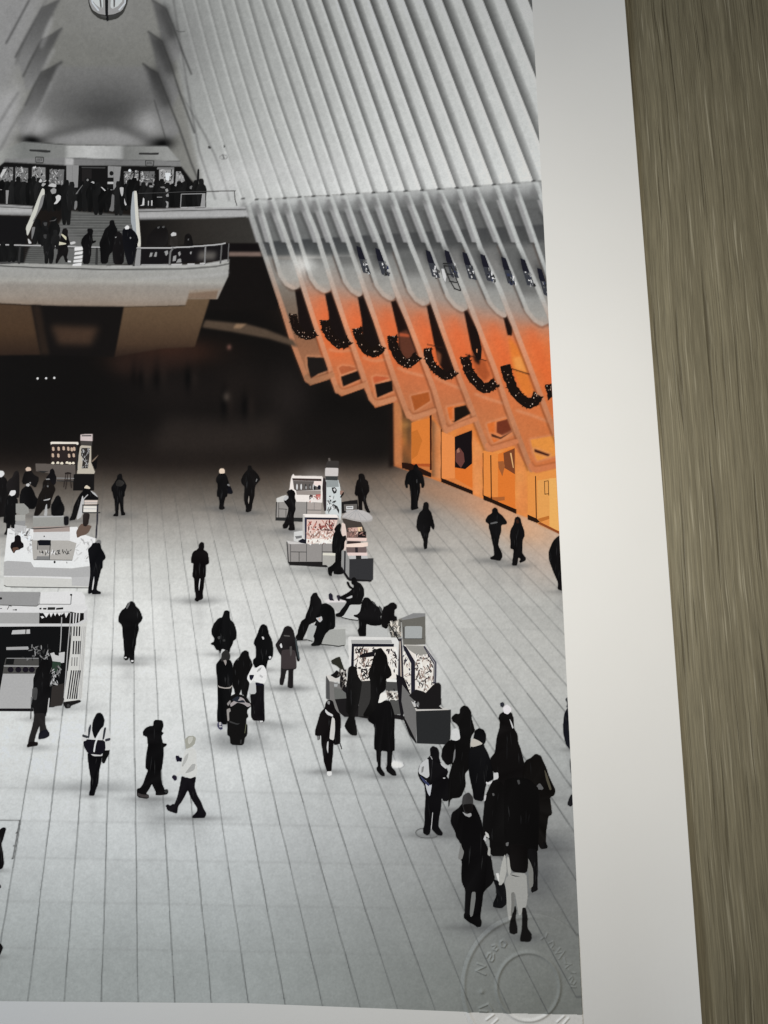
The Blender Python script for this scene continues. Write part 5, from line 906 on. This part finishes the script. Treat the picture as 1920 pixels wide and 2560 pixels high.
layer('person', [((15, 13, 16), 'P6', '885,430 1025,440 1017,600 1027,900 1032,1030 1000,1062 945,1052 940,1030 850,1027 812,960 815,800 803,610 890,605'), ((190, 191, 191), 'P6', '790,440 890,430 898,605 765,592'), ((228, 228, 227), 'P6', '870,200 900,190 960,148 1010,148 1047,200 1067,290 1057,380 1020,445 900,412 850,385 800,440 752,370 755,330 800,240 842,158'), ((24, 24, 38), 'P6', '784,300 866,300 850,350 820,394 794,370'), (170, 'P6', '925,210 990,172 960,232 900,262'), (186, 'P6', '958,290 1010,332 990,352 948,322'), ((22, 20, 36), 'P6', '885,420 1000,445 1020,470 890,470'), (206, 'P6', '948,1032 1005,1032 1002,1056 955,1056')], 'figure in a white puffer jacket holding a phone')
layer('stroller', [((18, 17, 17), 'P6', '490,640 560,600 650,615 742,660 818,770 806,810 760,850 750,900 772,970 742,990 732,1080 757,1100 752,1262 710,1312 700,1402 660,1427 488,1412 475,1280 438,1262 440,1080 430,1050 418,860 440,770'), ((164, 157, 157), 'P6', '560,660 650,655 700,682 732,740 800,760 812,792 760,817 700,770 600,740 540,782 490,812 480,760 540,720'), ((142, 138, 137), 'P6', '428,760 482,700 492,740 450,797'), ((150, 146, 143), 'P6', '425,850 480,830 490,880 462,900 467,1030 440,1042 430,930'), (58, 'P6', '465,1030 600,1080 640,1070 600,1100 470,1060'), ((36, 40, 48), 'P6', '500,700 590,640 640,660 600,720 690,700 730,745 600,742'), bar('P6', '735,1085 715,1230', 1.4, (104, 106, 84)), (52, 'P6', '640,1340 668,1330 660,1400 640,1400')], 'black push-chair with a grey canopy')

# ---- walkers at the lower left
layer('person', [(BK, 'P3', '1340,190 1362,177 1395,195 1408,232 1442,262 1465,310 1478,355 1465,387 1430,420 1440,465 1425,520 1415,560 1408,625 1395,680 1392,760 1390,815 1370,825 1352,802 1345,770 1335,762 1325,787 1300,790 1283,772 1290,730 1288,680 1280,600 1278,560 1270,500 1268,440 1255,415 1228,390 1227,355 1240,310 1262,275 1300,245 1320,205'), (216, 'P3', '1290,757 1315,755 1312,768 1290,770'), (220, 'P3', '1358,790 1386,790 1382,809 1360,807'), (104, 'P3', '1330,196 1352,180 1345,215 1318,260 1306,250')], 'dark figure with grey hair walking towards the viewer')
layer('person', [((13, 12, 15), 'P8', '178,555 350,580 332,690 312,770 308,860 298,930 268,1000 262,1042 248,1058 198,1054 200,1015 212,985 212,900 218,860 205,790 188,680'), ((206, 207, 206), 'P8', '195,260 220,230 240,262 400,275 430,300 442,380 446,430 436,532 370,537 200,560 165,420 118,432 113,395 140,340'), ((22, 20, 28), 'P8', '128,440 165,405 250,412 380,418 388,520 350,578 220,580 175,555 140,490'), ((13, 13, 16), 'P8', '285,108 325,100 352,122 374,180 365,250 330,290 300,340 265,405 245,360 228,290 243,190'), ((58, 60, 64), 'P8', '120,348 192,370 180,397 118,377'), ((58, 58, 66), 'P8', '380,404 440,388 442,420 384,434'), ((50, 52, 58), 'P8', '188,280 215,232 222,260 197,402 184,390'), ((50, 52, 58), 'P8', '368,275 396,268 372,402 348,420'), ((216, 217, 218), 'P8', '345,290 300,350 260,450 244,550 262,557 276,460 312,370'), (196, 'P8', '212,576 345,588 345,600 250,602'), (BK, 'P8', '365,535 434,530 427,580 397,630 377,678 358,686 342,662 350,600'), (206, 'P8', '112,400 168,404 165,420 118,434')], 'hooded figure in a white and black sports jacket')
layer('person', [((12, 11, 12), 'P8', '940,200 965,180 1042,190 1054,250 1032,318 1055,336 1045,350 1030,366 1045,452 1085,455 1094,468 1070,492 1052,500 1055,580 1047,660 1037,740 1022,770 1025,850 1037,920 1057,960 1065,990 1100,982 1109,1015 1095,1042 1060,1044 1020,1052 963,1050 965,1010 945,970 920,918 895,970 850,1035 887,1050 887,1080 860,1090 770,1077 746,1050 748,980 790,965 820,920 850,830 877,765 846,735 852,640 858,570 875,490 868,380 818,360 815,320 850,275 900,253 937,253'), ((58, 54, 54), 'P8', '752,1020 800,1038 885,1052 885,1080 800,1075 752,1052'), ((48, 50, 50), 'P8', '1060,1000 1100,985 1107,1015 1080,1035')], 'figure in a long black hooded coat striding right')
layer('person', [((18, 16, 20), 'P8', '1263,828 1310,850 1432,838 1417,900 1412,960 1440,1050 1487,1130 1512,1200 1548,1262 1537,1292 1525,1312 1390,1314 1383,1297 1440,1240 1445,1200 1400,1130 1365,1070 1335,985 1300,1060 1260,1130 1220,1180 1212,1264 1130,1237 1100,1222 1080,1170 1105,1156 1130,1175 1165,1150 1180,1160 1215,1070 1235,980 1248,920'), ((206, 207, 204), 'P8', '1318,510 1370,488 1417,520 1434,580 1432,680 1442,790 1427,832 1360,860 1280,822 1270,800 1210,832 1193,815 1255,770 1253,690 1285,610 1300,550'), ((160, 160, 150), 'P8', '1298,410 1340,370 1397,366 1427,395 1412,460 1382,490 1318,522 1308,470'), ((190, 190, 182), 'P8', '1340,385 1395,375 1390,420 1350,470 1335,440'), ((22, 20, 34), 'P8', '1193,600 1225,585 1236,615 1270,620 1260,667 1235,657 1208,667'), (206, 'P8', '1195,592 1210,573 1230,585 1226,597'), ((30, 26, 40), 'P8', '1146,840 1175,816 1207,835 1207,870 1185,887'), ((168, 169, 167), 'P8', '1385,690 1425,690 1410,760 1345,790 1300,800 1345,740'), ((176, 177, 174), 'P8', '1300,600 1345,560 1330,640 1280,720 1262,720')], 'figure in a white hooded jacket walking left with a cup')
layer('person', [(BK, 'P11', '-30,640 5,600 25,590 40,600 28,640 20,670 8,700 20,760 26,830 15,860 -30,870')])
layer('person', [(BK, 'P11', '-30,1340 5,1345 20,1370 10,1395 0,1420 -30,1430'), ((20, 20, 22), 'P11', '-30,960 4,965 6,985 -30,992')])

# ---- crowd at the lower right
layer('person', [((14, 13, 15), 'P9', '215,600 245,573 290,590 307,630 307,690 322,740 380,790 397,830 380,870 402,900 407,1080 392,1117 350,1117 330,1080 327,1180 305,1290 300,1370 342,1430 337,1457 290,1452 240,1400 232,1380 246,1220 240,1230 225,1380 215,1440 190,1457 153,1435 148,1400 165,1340 165,1220 175,1080 165,960 118,900 98,850 105,790 130,740 200,690 225,660'), ((190, 191, 192), 'P9', '125,745 200,690 207,800 212,870 185,892 150,870 112,848 102,815'), ((184, 186, 190), 'P9', '168,900 215,962 237,950 217,1072 195,1040 175,970'), ((54, 60, 90), 'P9', '115,862 160,900 215,952 205,972 150,925'), (130, 'P9', '135,780 160,770 150,830 130,840'), bar('P9', '222,672 240,705', 1.8, 170), (190, 'P9', '318,735 380,788 375,800 330,765'), (196, 'P9', '345,885 368,884 366,895 348,895'), bar('P9', '244,1230 230,1390', 1.5, 190)], 'figure with a white jacket flap standing at left of the crowd')
layer('person', [((14, 13, 13), 'P9', '515,200 550,172 590,183 622,230 627,300 650,380 662,420 622,480 612,560 622,700 600,800 560,852 572,960 522,1080 420,1092 398,1200 400,880 440,742 385,765 328,690 340,590 400,520 430,512 512,500 505,390 478,352 440,330 428,290 468,253 510,258'), ((206, 207, 206), 'P9', '428,420 470,395 505,420 517,500 480,522 428,512'), (120, 'P9', '455,620 470,600 465,690 440,750')], 'tall dark figure with a white bag in the crowd')
layer('person', [((12, 12, 14), 'P9', '660,420 700,397 745,410 770,460 767,530 745,562 792,650 832,770 847,900 800,922 772,950 760,1000 742,1122 650,1102 640,1020 620,930 598,820 598,640 622,580 650,480'), ((188, 183, 174), 'P9', '618,545 640,495 700,520 742,552 650,582 620,578'), (206, 'P9', '770,925 800,935 835,920 830,940 790,955 772,945')], 'dark figure with a cap and pale fur collar')
layer('person', [((15, 13, 13), 'P9', '905,260 945,233 1022,240 1042,300 1047,400 1082,460 1087,540 1112,600 1137,700 1152,760 1300,900 1290,1100 900,1100 880,842 840,830 808,700 858,640 868,560 878,480 903,400 908,330 893,300'), ((224, 220, 222), 'P9', '938,195 975,163 1012,190 1022,225 985,262 945,245'), ((46, 46, 54), 'P9', '910,150 935,138 954,160 938,192 913,180'), (196, 'P9', '1000,300 1020,330 1045,395 1030,400'), (196, 'P9', '845,842 890,832 895,890 850,915 845,875')], 'dark figure with a white pom-pom hat')
layer('person', [((15, 13, 12), 'P9', '1215,690 1260,648 1312,670 1332,720 1362,780 1387,860 1422,940 1457,1010 1442,1062 1400,1077 1412,1150 1422,1250 1385,1267 1377,1330 1362,1430 1362,1530 1378,1582 1310,1592 1270,1500 1150,1500 1118,1100 1138,760 1168,712'), ((78, 74, 62), 'P9', '1345,800 1372,850 1420,1000 1400,1012 1362,900'), (90, 'P9', '1255,985 1300,935 1340,990 1325,1006 1280,1000')], 'figure in a long dark coat at the right of the crowd')
layer('person', [((13, 12, 12), 'P9', '760,1080 830,920 880,898 925,930 965,1000 985,1300 990,1659 810,1659 805,1480 750,1482 735,1350'), (84, 'P9', '830,1040 850,1038 855,1060 838,1068'), (190, 'P9', '755,1060 775,1055 765,1110 752,1118')])
layer('person', [((12, 11, 11), 'P9', '960,900 1090,880 1200,900 1300,1000 1300,1300 1280,1659 950,1659 950,1300 940,1000'), (70, 'P9', '1075,910 1100,905 1108,945 1090,955'), (100, 'P9', '965,1530 995,1520 990,1560 968,1560')])
layer('person', [(BK, 'P10', '1100,650 1212,660 1218,900 1212,1080 1218,1130 1140,1164 1155,1000 1165,900 1100,800'), (BK, 'P10', '1290,560 1330,620 1325,650 1250,645')])
layer('person', [((16, 16, 18), 'P10', '700,1000 850,1060 862,1290 800,1342 700,1325 708,1270 742,1200 738,1100')])
layer('person', [((11, 10, 11), 'P10', '228,240 300,190 360,120 480,130 560,300 592,450 602,560 642,640 682,760 702,900 725,1000 680,1070 630,1110 590,1162 580,1260 562,1380 556,1440 572,1500 562,1552 520,1557 490,1532 430,1502 368,1452 368,1410 380,1380 380,1260 386,1130 348,1050 338,980 345,800 318,760 340,700 330,600 310,560 280,520 268,460 213,350'), ((54, 53, 53), 'P9', '543,1060 600,1028 642,1080 642,1200 610,1242 558,1232 533,1140'), ((20, 18, 18), 'P9', '540,1150 640,1140 645,1210 605,1240 560,1225'), (150, 'P10', '348,225 400,255 450,240 457,272 430,292 378,270'), ((112, 113, 111), 'P10', '460,1150 502,1150 502,1230 487,1330 470,1422 445,1442 435,1400 447,1250'), ((188, 188, 184), 'P10', '612,452 650,482 662,532 620,512'), (184, 'P10', '590,545 612,490 625,520 622,570'), ((160, 160, 156), 'P10', '650,635 672,640 672,742 638,722'), ((120, 120, 118), 'P10', '330,580 345,640 370,690 345,780 300,770 315,690')], 'figure in a long black coat at the front of the crowd')
layer('person', [((18, 17, 17), 'P10', '1030,1332 1078,1332 1102,1440 1097,1560 1152,1640 1140,1662 1030,1662 1040,1500'), ((18, 17, 17), 'P10', '958,1300 977,1380 952,1470 982,1590 952,1642 893,1622 888,1560 903,1470 930,1420'), ((18, 17, 17), 'P12', '848,105 880,105 905,270 907,380 947,400 952,440 930,474 833,470 828,440 848,340'), ((20, 19, 19), 'P12', '735,200 792,130 782,230 802,320 802,392 718,366 724,270'), ((152, 152, 148), 'P10', '858,980 940,930 1087,940 1097,1100 1102,1200 1082,1330 1040,1332 1035,1400 1000,1422 985,1330 960,1180 950,1150 945,1300 920,1420 900,1472 880,1462 863,1300 853,1130 838,1060'), ((112, 112, 109), 'P10', '910,1160 948,1150 945,1300 920,1420 905,1430 915,1290'), ((168, 168, 163), 'P10', '840,708 852,800 862,900 830,1030 800,1072 768,1072 780,950 802,830'), ((166, 166, 161), 'P10', '868,740 890,760 912,920 885,972 868,880'), ((118, 118, 114), 'P10', '1095,748 1130,800 1167,900 1167,1080 1120,1122 1113,900'), ((14, 12, 12), 'P10', '878,600 1080,600 1112,800 1092,935 940,922 903,882 888,740'), (60, 'P10', '915,950 960,962 1020,975 960,975 915,960', 0), (206, 'P10', '735,935 772,940 775,1040 760,1020')], 'figure in white trousers at the front of the crowd')
layer('person', [((18, 20, 26), 'P9', '1575,195 1620,200 1620,600 1600,605 1560,560 1535,450 1532,350 1545,250'), ((60, 62, 64), 'P9', '1552,110 1590,90 1590,195 1562,190 1575,150')])
layer('person', [((30, 30, 32), 'P9', '1602,690 1640,700 1640,960 1622,940 1600,760'), ((26, 26, 28), 'P9', '1612,1050 1640,1060 1640,1150 1605,1172 1572,1150 1592,1090')])
split_layer('ceiling_light', [(220, 'H', [(x + 7 * math.cos(a), y + 7 * math.sin(a)) for a in (0, 1, 2, 3, 4, 5)], 0) for x, y in ((244, 793), (299, 792), (352, 790))])

# ------------------------------------------------------------------ build the picture's meshes
BOT = 2536.0
SMOOTH = CAN.copy()
def sample(px, py, tab=CAN):
    """ink tone at photo position; beyond the frame the hall goes on symmetrically"""
    px = np.asarray(px, float).copy(); py = np.asarray(py, float).copy()
    up = np.clip(-py - 10, 0, None); px = np.where(px > 420, np.clip(px + 0.38 * up, 420, 1440), px); py = np.maximum(py, -10)
    px = np.where(px < -10, 480 - px, px)
    fx = np.clip((px - CX0) * KS - 0.5, 0, CWID - 1.01); fy = np.clip((py - CY0) * KS - 0.5, 0, CHEI - 1.01)
    xi, yi = fx.astype(int), fy.astype(int); ax, ay = (fx - xi)[..., None], (fy - yi)[..., None]
    return (tab[yi, xi] * (1 - ax) + tab[yi, xi + 1] * ax) * (1 - ay) + (tab[yi + 1, xi] * (1 - ax) + tab[yi + 1, xi + 1] * ax) * ay
STEP = 2.5
us = np.concatenate([np.arange(-930, -10, 10.0), np.arange(-10, 1457, STEP), [1457.0]])
vs = np.concatenate([np.arange(-300, -10, 10.0), np.arange(-10, BOT, STEP), [BOT]])
U, V = np.meshgrid(us, vs)
PY = np.where(V > 0, V * bottom_y(U) / BOT, V)
PX = np.where(U > 0, U * edge_x(PY) / 1457.0, U)
XYZ = plane(PX, PY); XYZ[..., 2] = 0.000006
TONE = sample(PX, PY)
ALB = ink_albedo(PX, PY, TONE)
NV, NU = U.shape
ids = np.arange(NV * NU).reshape(NV, NU)
quads = np.stack([ids[1:, :-1], ids[1:, 1:], ids[:-1, 1:], ids[:-1, :-1]], -1).reshape(-1, 4)
fxm = (PX[:-1, :-1] + PX[1:, 1:]) / 2; fym = (PY[:-1, :-1] + PY[1:, 1:]) / 2
li = np.clip(((fym - CY0) * KS).astype(int), 0, CHEI - 1); lj = np.clip(((np.where(fxm < -10, 480 - fxm, fxm) - CX0) * KS).astype(int), 0, CWID - 1)
lab = LAB[li, lj]
lab[fym < -20] = 0; lab[fxm < -20] = 0
def largest_pieces(lab):
    """each printed region keeps only its largest connected piece, crumbs join the picture's ground"""
    h, w = lab.shape; seen = lab == 0; flat = lab.ravel().copy(); sn = seen.ravel().copy(); best = {}
    for s0 in np.flatnonzero(~sn):
        if sn[s0]: continue
        l = flat[s0]; st = [int(s0)]; sn[s0] = True; comp = []
        while st:
            k = st.pop(); comp.append(k); x = k % w
            for m in ((k - 1) if x else -1, (k + 1) if x < w - 1 else -1, k - w, k + w):
                if 0 <= m < h * w and not sn[m] and flat[m] == l: sn[m] = True; st.append(m)
        best.setdefault(l, []).append(comp)
    for l, cs in best.items():
        cs.sort(key=len, reverse=True)
        for c in cs[1:]: flat[c] = 0
    return flat
lab = largest_pieces(lab)
vall = XYZ.reshape(-1, 3); call = ALB.reshape(-1, 3)
def submesh(name, sel, parent, label=None):
    q = quads[sel]; used, inv = np.unique(q, return_inverse=True)
    return mesh_object(name, vall[used], inv.reshape(-1, 4), INK, parent, call[used], label)
PICTURE = submesh('picture', lab == 0, ROOT, 'printed photograph, black and white except for its orange shops')
for i in range(1, len(LABN)):
    s = lab == i
    if s.sum() > 12: submesh(LABN[i], s, PICTURE)

STACK = []
for zseed, (name, label, polys) in enumerate(LAYERS):
    verts, faces, cols = [], [], []
    for p, c in polys:
        if np.abs(np.roll(p, 1, 0) - p).max() < 1e-6: continue
        a = np.sum(p[:, 0] * np.roll(p[:, 1], -1) - np.roll(p[:, 0], -1) * p[:, 1])
        if a > 0: p = p[::-1]
        bb = (*p.min(0), *p.max(0))
        lev = 1 + max([l for x0, y0, x1, y1, l in STACK if x0 <= bb[2] and bb[0] <= x1 and y0 <= bb[3] and bb[1] <= y1], default=0)
        STACK.append((*bb, lev))
        P = plane(p[:, 0], p[:, 1]); P[:, 2] = 0.00001 + 0.0000006 * lev
        n = len(verts); verts += P.tolist(); faces.append(tuple(range(n, n + len(p))))
        tone = np.broadcast_to(rgb(c), (len(p), 3)).copy()
        if tone.max() < 0.3 and name == 'person':          # dark cloth: faint folds in the print
            f = np.sin(p[:, 0] * 0.21 + zseed) * np.sin(p[:, 1] * 0.13 + 1.7 * zseed); tone += (f[:, None] * 0.030).clip(-0.015, 0.03); tone = np.clip(tone, 0.012, 1)
        cols += ink_albedo(p[:, 0], p[:, 1], tone).tolist()
    mesh_object(name, verts, faces, INK, PICTURE, np.array(cols), label)

# ------------------------------------------------------------------ blind-embossed seal in the corner
def build_seal():
    cx, cy, R = 1320.6, 2466.0, 196.0
    n = 330
    g = np.linspace(-R, R, n); A, B = np.meshgrid(g, g)
    px, py = cx + A, cy + B
    ex, ey = A / 1.0, B / 1.083                        # the circle as the camera foreshortens it
    rr = np.hypot(ex, ey)
    def ridge(d, w): return np.exp(-(d / w) ** 2)
    fade = 0.35 + 0.65 * np.clip((40 - ex) / 160, 0, 1)
    h = 1.0 * ridge(rr - 78.6, 4.2) + 0.9 * ridge(rr - 160.5, 4.6) * np.clip((60 - ex) / 110, 0, 1)
    def seg(pts, w, k):
        D = np.full(px.shape, 1e9)
        for (xa, ya), (xb, yb) in zip(pts[:-1], pts[1:]):
            dx, dy = xb - xa, yb - ya; t = np.clip(((px - xa) * dx + (py - ya) * dy) / (dx * dx + dy * dy + 1e-9), 0, 1)
            D = np.minimum(D, np.hypot(px - xa - t * dx, py - ya - t * dy))
        return k * ridge(D, w)
    k11 = 1659 / 150.0
    def E(s): return [(1150 + float(a.split(',')[0]) / k11, 2300 + float(a.split(',')[1]) / k11) for a in s.split()]
    k12 = 1659 / 140.0
    def G(s): return [(1330 + float(a.split(',')[0]) / k12, 2310 + float(a.split(',')[1]) / k12) for a in s.split()]
    k13 = 1659 / 310.0
    def Hh(s): return [(1150 + float(a.split(',')[0]) / k13, 2440 + float(a.split(',')[1]) / k13) for a in s.split()]
    L = [E('490,1190 700,1270'), E('700,1270 450,1390'), E('450,1390 700,1500'),
         E('740,1020 790,920 850,900 870,960 820,1060 830,1120 890,1130 930,1060 930,940'), E('900,700 960,680 990,720 930,790'), E('930,800 1000,840 1030,800'),
         E('1120,600 1180,550 1240,590 1280,650 1220,740 1150,720 1120,640 1120,600')]
    for s in L: h = np.maximum(h, seg(s, 2.4, 0.85))
    for s in (G('400,390 450,270'), G('270,440 350,380'), G('500,560 620,500 640,600 560,700 620,760'), G('700,860 830,700'), G('700,860 880,820'), G('800,1020 960,800'), G('960,1000 1000,1160 1130,1180'), G('1000,1290 1100,1200 1160,1180'), G('1080,1340 1150,1420 1280,1440'), G('1100,1620 1180,1540 1210,1620 1140,1740 1180,1760'), G('1230,1780 1290,1700'), G('1160,1850 1290,1860')):
        h = np.maximum(h, seg(s, 2.0, 0.5))
    dotx, doty = Hh('290,205')[0]; h = np.maximum(h, 1.15 * np.exp(-(((px - dotx) ** 2 + (py - doty) ** 2) / 36.0)))
    for s in (Hh('265,420 380,370'), Hh('380,370 430,450'), Hh('270,460 360,470'), Hh('355,580 450,510'), Hh('430,640 500,575'), Hh('1300,610 1390,530'), Hh('1380,640 1450,560')):
        h = np.maximum(h, seg(s, 2.6, 0.8))
    edge = sstep((R - 3 - np.maximum(np.abs(A), np.abs(B))) / 14)
    # does a point lie on the picture or on the white margin?
    inp = (px < edge_x(py)) & (py < bottom_y(px))
    tone = sample(px, py)
    alb = ink_albedo(px, py, tone)
    white = np.broadcast_to(np.array((0.793, 0.787, 0.775)), alb.shape)
    alb = np.where(inp[..., None], alb, white)
    P = plane(px, py, 0.0)
    keep = (rr < 172) & (px < edge_x(py) - 1.5)
    P[..., 2] = 0.00032 * h * edge + 0.00024
    P[..., 2] = np.where(rr > 168, 0.00018, P[..., 2])
    q = np.arange(n * n).reshape(n, n)
    f = np.stack([q[1:, :-1], q[1:, 1:], q[:-1, 1:], q[:-1, :-1]], -1)
    k = (keep[:-1, :-1] & keep[1:, 1:]).ravel()
    f = f.reshape(-1, 4)[k]; used, inv = np.unique(f, return_inverse=True)
    mesh_object('embossed_seal', P.reshape(-1, 3)[used], inv.reshape(-1, 4), INK, ROOT, alb.reshape(-1, 3)[used], 'round blind-embossed seal with lettering at the corner', smooth=True)
build_seal()
